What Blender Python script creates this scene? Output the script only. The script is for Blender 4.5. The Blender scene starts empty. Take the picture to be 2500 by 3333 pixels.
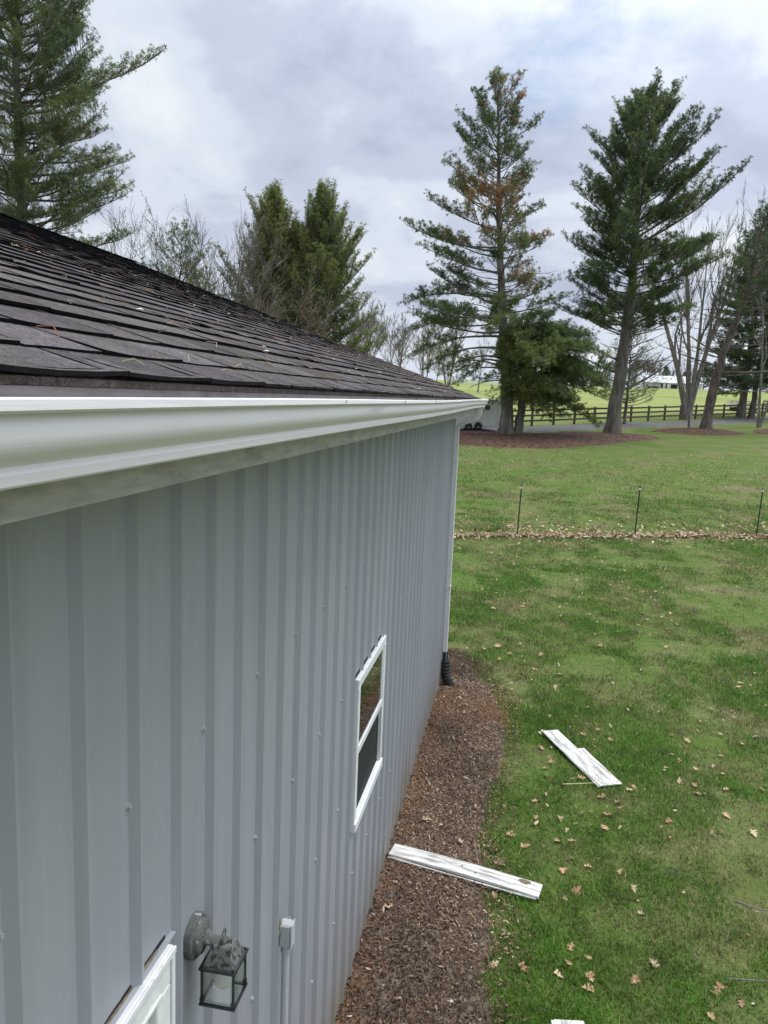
import bpy, math, random
import numpy as np
from mathutils import Vector, Matrix
R = math.radians
scene = bpy.context.scene
COL = scene.collection

# ------------------------------------------------------------------ camera
cam_d = bpy.data.cameras.new('camera'); cam = bpy.data.objects.new('camera', cam_d); COL.objects.link(cam)
CAM = np.array([0.8855, 0.0, 3.7616]); PITCH, YAW, ROLL, FPX = -0.1513, 0.1768, 0.0411, 2478.8
_f = np.array([-math.sin(YAW)*math.cos(PITCH), math.cos(YAW)*math.cos(PITCH), math.sin(PITCH)])
_r = np.array([math.cos(YAW), math.sin(YAW), 0]); _u = np.cross(_r, _f)
_R = math.cos(ROLL)*_r + math.sin(ROLL)*_u; _U = -math.sin(ROLL)*_r + math.cos(ROLL)*_u
cam.matrix_world = Matrix(((_R[0], _U[0], -_f[0], CAM[0]), (_R[1], _U[1], -_f[1], CAM[1]), (_R[2], _U[2], -_f[2], CAM[2]), (0, 0, 0, 1)))
cam_d.sensor_fit = 'VERTICAL'; cam_d.sensor_height = 24.0; cam_d.lens = FPX/3333.0*24.0
cam_d.clip_start = 0.05; cam_d.clip_end = 3000
scene.camera = cam
scene.render.resolution_x = 768; scene.render.resolution_y = 1024

# ------------------------------------------------------------------ world + sun
SUN_EL, SUN_AZ = R(69), R(62)          # azimuth clockwise from +Y: light comes from the lawn side
w = bpy.data.worlds.new('World'); scene.world = w; w.use_nodes = True
nt = w.node_tree; nt.nodes.clear(); N = nt.nodes; L = nt.links
out = N.new('ShaderNodeOutputWorld'); bg = N.new('ShaderNodeBackground'); bg.inputs[1].default_value = 0.1
L.new(bg.outputs[0], out.inputs[0])
sky = N.new('ShaderNodeTexSky'); sky.sky_type = 'NISHITA'; sky.sun_disc = False
sky.sun_elevation = SUN_EL; sky.sun_rotation = SUN_AZ
tc = N.new('ShaderNodeTexCoord'); sep = N.new('ShaderNodeSeparateXYZ'); L.new(tc.outputs['Generated'], sep.inputs[0])
def wmath(op, a, b=None, c=None):
    m = N.new('ShaderNodeMath'); m.operation = op
    for i, v in enumerate((a, b, c)):
        if v is None: continue
        if isinstance(v, (int, float)): m.inputs[i].default_value = v
        else: L.new(v, m.inputs[i])
    return m.outputs[0]
zc = wmath('ADD', wmath('MAXIMUM', sep.outputs[2], 0.0), 0.34)
px_ = wmath('DIVIDE', sep.outputs[0], zc); py_ = wmath('DIVIDE', sep.outputs[1], zc)
cmb = N.new('ShaderNodeCombineXYZ'); L.new(px_, cmb.inputs[0]); L.new(py_, cmb.inputs[1])
def wnoise(scale, detail, rough, off, dist=0.0):
    mp = N.new('ShaderNodeMapping'); mp.inputs['Location'].default_value = off; L.new(cmb.outputs[0], mp.inputs[0])
    n = N.new('ShaderNodeTexNoise'); n.inputs['Scale'].default_value = scale; n.inputs['Detail'].default_value = detail
    n.inputs['Roughness'].default_value = rough; n.inputs['Distortion'].default_value = dist
    L.new(mp.outputs[0], n.inputs['Vector']); return n.outputs[0]
def wramp(fac, stops):
    r = N.new('ShaderNodeValToRGB'); r.color_ramp.interpolation = 'EASE'
    el = r.color_ramp.elements
    while len(el) < len(stops): el.new(0.5)
    for e, (p, c) in zip(el, stops): e.position = p; e.color = (*c, 1)
    L.new(fac, r.inputs[0]); return r.outputs[0]
n1 = wnoise(2.3, 8, 0.55, (3.1, 1.7, 0.0), 0.25); n2 = wnoise(0.8, 3, 0.5, (7.3, 2.9, 4.0))
nn = wmath('ADD', wmath('MULTIPLY', n1, 0.65), wmath('MULTIPLY', n2, 0.35))
cl = wramp(nn, [(0.38, (3.4, 3.75, 4.75)), (0.455, (4.1, 4.5, 5.5)), (0.52, (5.1, 5.55, 6.3)), (0.61, (6.1, 6.45, 6.85))])
n3 = wnoise(1.1, 5, 0.5, (1.2, 8.4, 2.0))
cov = wramp(n3, [(0.60, (1, 1, 1)), (0.72, (0.45, 0.45, 0.45))])
bd = N.new('ShaderNodeVectorMath'); bd.operation = 'DOT_PRODUCT'; L.new(tc.outputs['Generated'], bd.inputs[0]); _b = _f + _R*(1910-1250)/FPX - _U*(95-1666.5)/FPX; _b = _b/np.linalg.norm(_b); bd.inputs[1].default_value = tuple(_b)
gap = wmath('MULTIPLY', wramp(wmath('ADD', bd.outputs['Value'], wmath('MULTIPLY', wmath('SUBTRACT', wnoise(3.0, 6, 0.6, (5.0, 1.0, 3.0)), 0.5), 0.03)), [(0.9945, (0, 0, 0)), (1.006, (1, 1, 1))]), 0.55)
cov = wmath('SUBTRACT', cov, gap)
mx = N.new('ShaderNodeMixRGB'); L.new(cov, mx.inputs[0]); L.new(sky.outputs[0], mx.inputs[1]); L.new(cl, mx.inputs[2])
# the overcast is thinner, so brighter, round the hidden sun
vd = N.new('ShaderNodeVectorMath'); vd.operation = 'DOT_PRODUCT'; L.new(tc.outputs['Generated'], vd.inputs[0])
vd.inputs[1].default_value = (math.sin(SUN_AZ)*math.cos(SUN_EL), math.cos(SUN_AZ)*math.cos(SUN_EL), math.sin(SUN_EL))
glow = wmath('ADD', wmath('MULTIPLY', wmath('POWER', wmath('MAXIMUM', vd.outputs['Value'], 0.0), 4.0), 2.7), 1.0)
mg = N.new('ShaderNodeMixRGB'); mg.blend_type = 'MULTIPLY'; mg.inputs[0].default_value = 1.0
L.new(mx.outputs[0], mg.inputs[1]); L.new(glow, mg.inputs[2]); L.new(mg.outputs[0], bg.inputs[0])
sl = bpy.data.lights.new('sun', 'SUN'); sl.energy = 1.5; sl.angle = R(22); sl.color = (1.0, 0.96, 0.90)
so = bpy.data.objects.new('sun', sl); COL.objects.link(so)
_sd = Vector((math.sin(SUN_AZ)*math.cos(SUN_EL), math.cos(SUN_AZ)*math.cos(SUN_EL), math.sin(SUN_EL)))
so.rotation_euler = _sd.to_track_quat('Z', 'Y').to_euler()
scene.view_settings.view_transform = 'Standard'; scene.view_settings.look = 'None'
scene.view_settings.gamma = 1.0; scene.view_settings.exposure = 0.46

# ------------------------------------------------------------------ helpers: objects
def tag(o, label=None, cat=None, group=None, kind=None):
    if label: o['label'] = label
    if cat: o['category'] = cat
    if group: o['group'] = group
    if kind: o['kind'] = kind
    return o
def thing(name, loc, label, cat, group=None, rz=0.0):
    o = bpy.data.objects.new(name, None); o.empty_display_size = 0.3; COL.objects.link(o)
    o.location = loc; o.rotation_euler = (0, 0, rz)
    return tag(o, label, cat, group)
def mesh_np(name, V, Fs, mats, parent=None, tint=None, smooth=False, midx=None, world=False):
    """V (n,3); Fs: list of int arrays (m,k); one material index per array in midx"""
    me = bpy.data.meshes.new(name)
    V = np.asarray(V, np.float32); Fs = [np.asarray(f, np.int32) for f in Fs if len(f)]
    me.vertices.add(len(V)); me.vertices.foreach_set('co', V.ravel())
    nl = sum(f.size for f in Fs); nf = sum(len(f) for f in Fs)
    me.loops.add(nl); me.polygons.add(nf)
    me.loops.foreach_set('vertex_index', np.concatenate([f.ravel() for f in Fs]))
    tot = np.concatenate([np.full(len(f), f.shape[1], np.int32) for f in Fs])
    me.polygons.foreach_set('loop_start', np.concatenate([[0], np.cumsum(tot)[:-1]]).astype(np.int32))
    me.polygons.foreach_set('loop_total', tot)
    me.polygons.foreach_set('use_smooth', np.full(nf, bool(smooth)))
    if midx is not None:
        me.polygons.foreach_set('material_index', np.concatenate([np.full(len(f), m, np.int32) for f, m in zip(Fs, midx)]))
    for m in (mats if isinstance(mats, (list, tuple)) else [mats]): me.materials.append(m)
    if tint is not None:
        a = me.color_attributes.new('tint', 'FLOAT_COLOR', 'POINT')
        c = np.ones((len(V), 4), np.float32); c[:, :3] = tint; a.data.foreach_set('color', c.ravel())
    me.update(calc_edges=True); me.validate()
    o = bpy.data.objects.new(name, me); COL.objects.link(o)
    if parent: o.parent = parent
    return o
class MB:
    def __init__(s): s.v = []; s.f = {}; s.c = []; s.n = 0
    def add(s, v, fs, col=(1, 1, 1)):
        v = np.asarray(v, float).reshape(-1, 3); s.v.append(v)
        c = np.asarray(col, float); s.c.append(np.broadcast_to(c, (len(v), 3)) if c.ndim < 2 else c)
        for f in fs: s.f.setdefault(len(f), []).append([i + s.n for i in f])
        s.n += len(v)
    def addn(s, v, F, col=(1, 1, 1)):
        v = np.asarray(v, float).reshape(-1, 3); s.v.append(v)
        c = np.asarray(col, float); s.c.append(np.broadcast_to(c, (len(v), 3)) if c.ndim < 2 else c)
        s.f.setdefault(F.shape[1], []).extend((F + s.n).tolist()); s.n += len(v)
    def box(s, a, b, col=(1, 1, 1), bev=0.0):
        (x0, y0, z0), (x1, y1, z1) = a, b
        if x0 > x1: x0, x1 = x1, x0
        if y0 > y1: y0, y1 = y1, y0
        if z0 > z1: z0, z1 = z1, z0
        bev = min(bev, (x1-x0)*.4, (y1-y0)*.4, (z1-z0)*.4)
        if bev <= 0:
            v = [(x0,y0,z0),(x1,y0,z0),(x1,y1,z0),(x0,y1,z0),(x0,y0,z1),(x1,y0,z1),(x1,y1,z1),(x0,y1,z1)]
            s.add(v, [(0,3,2,1),(4,5,6,7),(0,1,5,4),(1,2,6,5),(2,3,7,6),(3,0,4,7)], col); return
        # chamfered box: each corner becomes three vertices
        v = []; idx = {}
        for i, X in enumerate((x0, x1)):
            for j, Y in enumerate((y0, y1)):
                for k, Z in enumerate((z0, z1)):
                    sx, sy, sz = (1-2*i)*bev, (1-2*j)*bev, (1-2*k)*bev
                    for ax, p in enumerate(((X, Y+sy, Z+sz), (X+sx, Y, Z+sz), (X+sx, Y+sy, Z))):
                        idx[(i, j, k, ax)] = len(v); v.append(p)
        g = lambda i, j, k, a: idx[(i, j, k, a)]
        f = []
        f += [[g(0,0,0,0),g(0,0,1,0),g(0,1,1,0),g(0,1,0,0)],[g(1,0,0,0),g(1,1,0,0),g(1,1,1,0),g(1,0,1,0)]]
        f += [[g(0,0,0,1),g(1,0,0,1),g(1,0,1,1),g(0,0,1,1)],[g(0,1,0,1),g(0,1,1,1),g(1,1,1,1),g(1,1,0,1)]]
        f += [[g(0,0,0,2),g(0,1,0,2),g(1,1,0,2),g(1,0,0,2)],[g(0,0,1,2),g(1,0,1,2),g(1,1,1,2),g(0,1,1,2)]]
        for a_ in (0, 1):
            for b_ in (0, 1):
                f.append([g(0,a_,b_,1),g(1,a_,b_,1),g(1,a_,b_,2),g(0,a_,b_,2)])
                f.append([g(a_,0,b_,0),g(a_,1,b_,0),g(a_,1,b_,2),g(a_,0,b_,2)])
                f.append([g(a_,b_,0,0),g(a_,b_,1,0),g(a_,b_,1,1),g(a_,b_,0,1)])
        for i in (0, 1):
            for j in (0, 1):
                for k in (0, 1): f.append([g(i,j,k,0),g(i,j,k,1),g(i,j,k,2)])
        s.add(v, f, col)
    def tube(s, pts, rad, n=10, col=(1, 1, 1), caps=True, squash=None):
        pts = np.asarray(pts, float); m = len(pts)
        rad = np.broadcast_to(np.asarray(rad, float), (m,))
        t = np.gradient(pts, axis=0); t /= np.linalg.norm(t, axis=1)[:, None] + 1e-9
        ref = np.array([0, 0, 1.0]) if abs(t[0][2]) < .9 else np.array([1.0, 0, 0])
        u = np.cross(t[0], ref); u /= np.linalg.norm(u); V = []
        for i in range(m):
            u = u - t[i]*(u@t[i]); u /= np.linalg.norm(u) + 1e-9; b = np.cross(t[i], u)
            a = np.arange(n)*2*math.pi/n
            ring = np.cos(a)[:, None]*u + np.sin(a)[:, None]*b
            if squash is not None: ring = ring*squash
            V.append(pts[i] + rad[i]*ring)
        V = np.concatenate(V); F = []
        for i in range(m-1):
            for j in range(n):
                F.append((i*n+j, i*n+(j+1) % n, (i+1)*n+(j+1) % n, (i+1)*n+j))
        c = np.asarray(col, float)
        if c.ndim == 2: c = np.repeat(c, n, axis=0)
        s.add(V, F, c)
        if caps:
            k = s.n - len(V)
            s.f.setdefault(n, []).append([k+j for j in range(n)][::-1]); s.f.setdefault(n, []).append([k+(m-1)*n+j for j in range(n)])
    def extrude_y(s, prof, y0, y1, closed=True, caps=True, col=(1, 1, 1)):
        n = len(prof); v = [(x, y0, z) for x, z in prof] + [(x, y1, z) for x, z in prof]
        f = [(i, (i+1) % n, n+(i+1) % n, n+i) for i in range(n if closed else n-1)]
        if caps and closed: f += [tuple(range(n))[::-1], tuple(range(n, 2*n))]
        s.add(v, f, col)
    def build(s, name, mat, parent=None, smooth=False, tint=False):
        V = np.concatenate(s.v); Fs = [np.array(f) for f in s.f.values()]
        return mesh_np(name, V, Fs, mat, parent, np.concatenate(s.c) if tint else None, smooth)
def smooth_by_angle(o, deg=40):
    me = o.data; me.polygons.foreach_set('use_smooth', np.ones(len(me.polygons), bool))
    me.set_sharp_from_angle(angle=R(deg)); return o

# ------------------------------------------------------------------ helpers: materials
def new_mat(name):
    m = bpy.data.materials.new(name); m.use_nodes = True
    t = m.node_tree; b = t.nodes['Principled BSDF']; return m, t, b
class NG:
    def __init__(s, t): s.t = t; s.tc = t.nodes.new('ShaderNodeTexCoord')
    def node(s, typ, **kw):
        n = s.t.nodes.new(typ)
        for k, v in kw.items(): setattr(n, k, v)
        return n
    def link(s, a, b): s.t.links.new(a, b)
    def coord(s, scale=(1, 1, 1), loc=(0, 0, 0)):
        mp = s.node('ShaderNodeMapping'); mp.inputs['Scale'].default_value = scale; mp.inputs['Location'].default_value = loc
        s.link(s.tc.outputs['Object'], mp.inputs[0]); return mp.outputs[0]
    def noise(s, scale, detail=4, rough=.55, stretch=(1, 1, 1), loc=(0, 0, 0), dist=0.0):
        n = s.node('ShaderNodeTexNoise'); n.inputs['Scale'].default_value = scale; n.inputs['Detail'].default_value = detail
        n.inputs['Roughness'].default_value = rough; n.inputs['Distortion'].default_value = dist
        s.link(s.coord(stretch, loc), n.inputs['Vector']); return n.outputs[0]
    def ramp(s, fac, stops, interp='LINEAR'):
        r = s.node('ShaderNodeValToRGB'); r.color_ramp.interpolation = interp; el = r.color_ramp.elements
        while len(el) < len(stops): el.new(.5)
        for e, (p, c) in zip(el, stops): e.position = p; e.color = (*c, 1) if len(c) == 3 else c
        s.link(fac, r.inputs[0]); return r.outputs[0]
    def mix(s, fac, a, b, mode='MIX'):
        m = s.node('ShaderNodeMixRGB', blend_type=mode)
        for i, v in enumerate((fac, a, b)):
            if isinstance(v, (int, float)): m.inputs[i].default_value = v
            elif isinstance(v, tuple): m.inputs[i].default_value = (*v, 1)
            else: s.link(v, m.inputs[i])
        return m.outputs[0]
    def math(s, op, a, b=None):
        m = s.node('ShaderNodeMath', operation=op)
        for i, v in enumerate((a, b)):
            if v is None: continue
            if isinstance(v, (int, float)): m.inputs[i].default_value = v
            else: s.link(v, m.inputs[i])
        return m.outputs[0]
    def bump(s, h, strength, dist, b):
        n = s.node('ShaderNodeBump'); n.inputs['Strength'].default_value = strength; n.inputs['Distance'].default_value = dist
        s.link(h, n.inputs['Height']); s.link(n.outputs[0], b.inputs['Normal'])
def noisy(name, c1, c2, scale=8, rough=.6, detail=5, stretch=(1, 1, 1), bump=0, bdist=.01, lo=.35, hi=.65, spec=.5, metal=0, tint=False):
    m, t, b = new_mat(name); g = NG(t)
    n = g.noise(scale, detail, .6, stretch)
    c = g.ramp(n, [(lo, c1), (hi, c2)])
    if tint:
        a = g.node('ShaderNodeAttribute', attribute_name='tint'); c = g.mix(1.0, c, a.outputs['Color'], 'MULTIPLY')
    g.link(c, b.inputs['Base Color']); b.inputs['Roughness'].default_value = rough
    b.inputs['Specular IOR Level'].default_value = spec; b.inputs['Metallic'].default_value = metal
    if bump: g.bump(n, bump, bdist, b)
    return m
def plain(name, c, rough=.5, spec=.5, metal=0):
    return noisy(name, tuple(x*.88 for x in c), tuple(min(1, x*1.08) for x in c), 6, rough, spec=spec, metal=metal)

def mat_tint(name, rough=.7, spec=.2, sub=0.0, noise=None):
    m, t, b = new_mat(name); g = NG(t)
    a = g.node('ShaderNodeAttribute', attribute_name='tint'); c = a.outputs['Color']
    if noise: c = g.mix(1.0, c, g.ramp(g.noise(noise, 5, .65), [(.3, (.65, .65, .65)), (.7, (1.25, 1.25, 1.25))]), 'MULTIPLY')
    g.link(c, b.inputs['Base Color']); b.inputs['Roughness'].default_value = rough; b.inputs['Specular IOR Level'].default_value = spec
    if sub:
        tr = g.node('ShaderNodeBsdfTranslucent'); g.link(c, tr.inputs[0])
        ms = g.node('ShaderNodeMixShader'); ms.inputs[0].default_value = sub
        g.link(b.outputs[0], ms.inputs[1]); g.link(tr.outputs[0], ms.inputs[2])
        g.link(ms.outputs[0], t.nodes['Material Output'].inputs[0])
    return m
# painted metal siding, dirt splashed up from the ground
def mat_siding():
    m, t, b = new_mat('grey_siding'); g = NG(t)
    sp = g.node('ShaderNodeSeparateXYZ'); g.link(g.tc.outputs['Object'], sp.inputs[0])
    base = g.ramp(g.noise(1.3, 4, .5, (1, 1, .25)), [(.3, (.322, .328, .368)), (.7, (.352, .358, .392))])
    streak = g.ramp(g.noise(9, 4, .6, (1, 1, .06)), [(.35, (.90, .91, .90)), (.6, (1, 1, 1))])
    c = g.mix(1.0, base, streak, 'MULTIPLY')
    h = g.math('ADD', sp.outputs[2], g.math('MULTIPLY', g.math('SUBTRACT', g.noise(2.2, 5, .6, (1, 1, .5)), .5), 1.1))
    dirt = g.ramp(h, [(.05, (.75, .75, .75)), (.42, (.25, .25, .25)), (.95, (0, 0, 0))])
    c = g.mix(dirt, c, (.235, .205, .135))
    g.link(c, b.inputs['Base Color']); b.inputs['Roughness'].default_value = .42; b.inputs['Specular IOR Level'].default_value = .4
    g.bump(g.noise(5, 2, .5, (1, 1, .3)), .06, .01, b)
    return m
def mat_shingle():
    m, t, b = new_mat('asphalt_shingle'); g = NG(t)
    a = g.node('ShaderNodeAttribute', attribute_name='tint')
    gr = g.ramp(g.noise(420, 2, .7), [(.35, (.45, .45, .47)), (.68, (1.6, 1.56, 1.52))])
    pa = g.ramp(g.noise(7, 5, .6), [(.3, (.72, .70, .68)), (.7, (1.15, 1.15, 1.18))])
    mo = g.ramp(g.noise(75, 4, .75), [(.32, (.55, .54, .53)), (.68, (1.45, 1.43, 1.42))])
    c = g.mix(1.0, g.mix(1.0, g.mix(1.0, a.outputs['Color'], gr, 'MULTIPLY'), pa, 'MULTIPLY'), mo, 'MULTIPLY')
    moss = g.ramp(g.noise(3.1, 6, .7, (1, 1, 1), (4, 2, 1)), [(.62, (0, 0, 0)), (.75, (.35, .35, .35))])
    c = g.mix(moss, c, (.055, .052, .03))
    g.link(c, b.inputs['Base Color']); b.inputs['Roughness'].default_value = .95; b.inputs['Specular IOR Level'].default_value = .15
    g.bump(g.noise(300, 2, .6), .5, .003, b); return m
def mat_weathered(name, c1, c2, stain, stretch=(1, .15, 1), amt=(.50, .66), bump=.25):
    m, t, b = new_mat(name); g = NG(t)
    base = g.ramp(g.noise(14, 6, .65, stretch), [(.3, c1), (.7, c2)])
    st = g.ramp(g.noise(6, 7, .7, stretch, (3, 1, 2)), [(amt[0], (0, 0, 0)), (amt[1], (.85, .85, .85))])
    g.link(g.mix(st, base, stain), b.inputs['Base Color']); b.inputs['Roughness'].default_value = .75; b.inputs['Specular IOR Level'].default_value = .25
    g.bump(g.noise(20, 6, .65, stretch), bump, .004, b); return m
M = {}
M['siding'] = mat_siding(); M['shingle'] = mat_shingle()
M['fascia'] = mat_weathered('weathered_fascia', (.36, .34, .33), (.52, .495, .475), (.17, .155, .135), (1, .9, 4), (.50, .78))
M['gutter'] = mat_weathered('white_gutter', (.79, .755, .775), (.83, .795, .81), (.50, .49, .45), (1, .22, 3), (.58, .80))
M['white_trim'] = mat_weathered('white_trim', (.66, .67, .67), (.76, .77, .76), (.40, .37, .32), (1, .4, .4), (.62, .85))
M['peeling'] = mat_weathered('peeling_white_paint', (.66, .67, .66), (.80, .80, .78), (.24, .20, .15), (2, 1.5, 1.5), (.60, .72))
M['board'] = mat_weathered('weathered_white_board', (.60, .60, .57), (.84, .84, .82), (.27, .245, .21), (.55, 5.0, 2), (.46, .60))
M['vinyl'] = noisy('white_vinyl', (.72, .74, .75), (.80, .81, .81), 5, .4)
M['black'] = plain('black_metal', (.012, .013, .014), .45)
M['rubber'] = plain('black_rubber', (.016, .016, .017), .6)
M['pvc'] = noisy('grey_pvc', (.42, .44, .45), (.50, .51, .52), 9, .45)
M['foam'] = noisy('old_brown_sealant', (.11, .085, .05), (.24, .19, .11), 60, .9, bump=.6, bdist=.006)
M['lantern_metal'] = mat_weathered('oxidised_lantern_metal', (.075, .082, .078), (.16, .165, .15), (.48, .48, .45), (5, 5, 5), (.58, .66), .04)
M['lantern_black'] = noisy('chipped_black_paint', (.008, .010, .012), (.026, .032, .034), 40, .4)
M['bark'] = noisy('pine_bark', (.075, .068, .058), (.22, .20, .175), 3.2, .9, 7, (1, 1, .25), .7, .05)
M['bark_grey'] = noisy('grey_bark', (.12, .105, .09), (.26, .235, .205), 4, .9, 6, (1, 1, .3), .5, .03)
M['bark_red'] = noisy('reddish_pine_bark', (.065, .052, .044), (.20, .16, .135), 3.5, .9, 7, (1, 1, .3), .7, .05)
M['twig'] = noisy('grey_twig', (.12, .105, .095), (.22, .195, .175), 2, .9)
M['twig_brown'] = noisy('brown_twig', (.12, .095, .07), (.23, .185, .135), 2, .9)
M['needle'] = mat_tint('pine_needles', .55, .3, .46)
M['leafbit'] = mat_tint('dry_leaf', .8, .15, .1)
M['grassblade'] = mat_tint('grass_blades', .55, .3, .25)
M['fence_wood'] = mat_weathered('dark_fence_wood', (.065, .048, .036), (.135, .105, .082), (.13, .115, .095), (.3, .3, .3), (.55, .75))
M['road'] = noisy('old_asphalt', (.075, .072, .078), (.125, .12, .122), 1.8, .9, 8, bump=.2, bdist=.02)

# ------------------------------------------------------------------ terrain
def gz(x, y):
    y = np.asarray(y, float); t = np.maximum(y-16, 0)
    z = .05*np.where(t < 12, t*t/24, t-6)
    z = np.where(y > 110, 4.4 + .031*(np.minimum(y, 350)-110), z)
    u = np.maximum(y-350, 0); return z + np.where(u < 60, .031*(u - u*u/120), .031*30)
def G(x, y): return float(gz(x, y))
rng = np.random.default_rng(7); random.seed(7)
def vnoise(x, y, seed=0, oct=4):
    """cheap smooth value noise on arrays, 0..1"""
    x = np.asarray(x, float); y = np.asarray(y, float); o = np.zeros(np.broadcast(x, y).shape); amp = .5; tot = 0
    for k in range(oct):
        f = 2.0**k; X = x*f + seed*17.3 + k*5.1; Y = y*f + seed*9.7 - k*3.3
        xi = np.floor(X); yi = np.floor(Y); u = X-xi; v = Y-yi; u = u*u*(3-2*u); v = v*v*(3-2*v)
        h = lambda a, b: np.mod(np.sin(a*127.1 + b*311.7 + seed*74.7)*43758.5453, 1.0)
        o += amp*((h(xi, yi)*(1-u) + h(xi+1, yi)*u)*(1-v) + (h(xi, yi+1)*(1-u) + h(xi+1, yi+1)*u)*v); tot += amp; amp *= .5
    return o/tot
def mat_lawn():
    m, t, b = new_mat('lawn'); g = NG(t)
    sp = g.node('ShaderNodeSeparateXYZ'); g.link(g.tc.outputs['Object'], sp.inputs[0])
    fine = g.ramp(g.noise(9, 8, .72), [(.25, (.055, .092, .020)), (.5, (.098, .160, .034)), (.75, (.19, .215, .075))])
    patch = g.ramp(g.noise(.55, 6, .62), [(.44, (0, 0, 0)), (.66, (.75, .75, .75))])
    near = g.mix(patch, fine, g.ramp(g.noise(14, 6, .7), [(.3, (.12, .095, .05)), (.7, (.29, .235, .135))]))
    green = g.ramp(g.noise(.9, 5, .6, (1, 1, 1), (9, 4, 0)), [(.45, (0, 0, 0)), (.65, (.6, .6, .6))])
    near = g.mix(green, near, (.085, .135, .022))
    soil = g.ramp(g.noise(2.0, 7, .70, (1, .75, 1), (2, 7, 0)), [(.57, (0, 0, 0)), (.66, (.8, .8, .8))])
    near = g.mix(soil, near, (.105, .078, .055))
    far = g.ramp(g.noise(.06, 7, .65, (.5, 1, 1)), [(.3, (.17, .235, .062)), (.55, (.26, .29, .10)), (.75, (.34, .33, .15))])
    k = g.math('MULTIPLY', g.math('SUBTRACT', g.math('ADD', sp.outputs[1], g.math('MULTIPLY', sp.outputs[0], -1.0)), 56), .05)
    kk = g.ramp(k, [(0, (0, 0, 0)), (1, (1, 1, 1))])
    g.link(g.mix(kk, near, far), b.inputs['Base Color']); b.inputs['Roughness'].default_value = .95; b.inputs['Specular IOR Level'].default_value = .1
    g.bump(g.noise(22, 6, .7), .8, .04, b); return m
M['lawn'] = mat_lawn()
def grid_sheet(name, xs, ys, zf, mat, kind='structure'):
    X, Y = np.meshgrid(xs, ys); V = np.stack([X, Y, zf(X, Y)], -1).reshape(-1, 3); nx = len(xs); ny = len(ys)
    i = (np.arange(ny-1)[:, None]*nx + np.arange(nx-1)).ravel()
    o = mesh_np(name, V, [np.stack([i, i+1, i+nx+1, i+nx], 1)], mat, smooth=True); return tag(o, kind=kind)
ys_ = np.concatenate([np.arange(-40, 0, 4), np.arange(0, 24, .25), np.arange(24, 120, 2), np.arange(120, 420, 10), np.geomspace(420, 2200, 12)])
xs_ = np.concatenate([-np.geomspace(1500, 24, 20), np.arange(-20, -1, 2), np.arange(-1, 6, .25), np.arange(6, 40, 2), np.geomspace(42, 1500, 22)])
def ground_z(X, Y):
    z = gz(X, Y) + .035*(vnoise(X*.8, Y*.8, 3, 3)-.5)*(Y > -5)*(X > .0)*np.clip(Y/6, 0, 1)*(Y < 60) - .02
    return z
grid_sheet('ground', xs_, ys_, ground_z, M['lawn'])

# road (a drive across the back), strip with soft irregular edges
def strip(name, line, wid, mat, lift, kind='structure', wob=.25, bump=0.0):
    P = np.array(line, float); s = np.concatenate([[0], np.cumsum(np.linalg.norm(np.diff(P, axis=0), axis=1))])
    u = np.arange(0, s[-1], .8); C = np.stack([np.interp(u, s, P[:, 0]), np.interp(u, s, P[:, 1])], 1)
    k = np.ones(9)/9; Cp = np.pad(C, ((4, 4), (0, 0)), 'edge'); C = np.stack([np.convolve(Cp[:, i], k, 'valid') for i in (0, 1)], 1)
    T = np.gradient(C, axis=0); T /= np.linalg.norm(T, axis=1)[:, None]; Nn = np.stack([-T[:, 1], T[:, 0]], 1)
    V = []; m = 7
    for j in range(m):
        a = (j/(m-1)-.5)*wid; e = (abs(j-(m-1)/2) == (m-1)/2)
        off = a + e*wob*(vnoise(u*.7, u*0+j*3.3, 5, 3)-.5)*2
        Q = C + Nn*off[:, None]; V.append(np.stack([Q[:, 0], Q[:, 1], gz(Q[:, 0], Q[:, 1]) + lift - (.05 if e else 0)], 1))
    V = np.stack(V, 1).reshape(-1, 3); i = (np.arange(len(u)-1)[:, None]*m + np.arange(m-1)).ravel()
    return tag(mesh_np(name, V, [np.stack([i, i+m, i+m+1, i+1], 1)], mat, smooth=True), kind=kind)
strip('driveway', [(-60, 46), (-30, 49.5), (-14, 51.8), (-6, 53.6), (1, 57.2), (8, 64.5), (16, 72.5), (24, 81), (60, 115)], 3.5, M['road'], .03)
# ------------------------------------------------------------------ mulch
M['mulch'] = noisy('dark_mulch', (.07, .05, .038), (.20, .15, .115), 24, .95, 8, bump=.9, bdist=.03)
M['straw_bed'] = noisy('pine_straw_mulch', (.032, .018, .012), (.21, .105, .058), 4.5, .95, 10, (1, .7, 1), bump=1.0, bdist=.10, lo=.36, hi=.72)
def bed(name, outline, height, mat, res=10):
    P = np.array(outline, float); n = len(P); t = np.linspace(0, n, n*12, endpoint=False); i = t.astype(int); f = (t-i)[:, None]
    f = f*f*(3-2*f); E = P[i % n]*(1-f) + P[(i+1) % n]*f
    E = E + (vnoise(t*1.7, t*0, 4, 3)-.5)[:, None]*.10*np.ptp(P, axis=0)[1]
    c = E.mean(0); V = []; m = len(E)
    for k in range(res+1):
        s = k/res; Q = c + (E-c)*s
        z = gz(Q[:, 0], Q[:, 1]) + height*(1-s**2.2)*(.7+.6*vnoise(Q[:, 0]*1.2, Q[:, 1]*1.2, 8, 3)) - .03*(s > .99) + .012
        V.append(np.stack([Q[:, 0], Q[:, 1], z], 1))
    V = np.concatenate(V); F = []
    for k in range(res):
        for j in range(m): F.append((k*m+j, (k+1)*m+j, (k+1)*m+(j+1) % m, k*m+(j+1) % m))
    return tag(mesh_np(name, V, [np.array(F)], mat, smooth=True), kind='structure')
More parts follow.
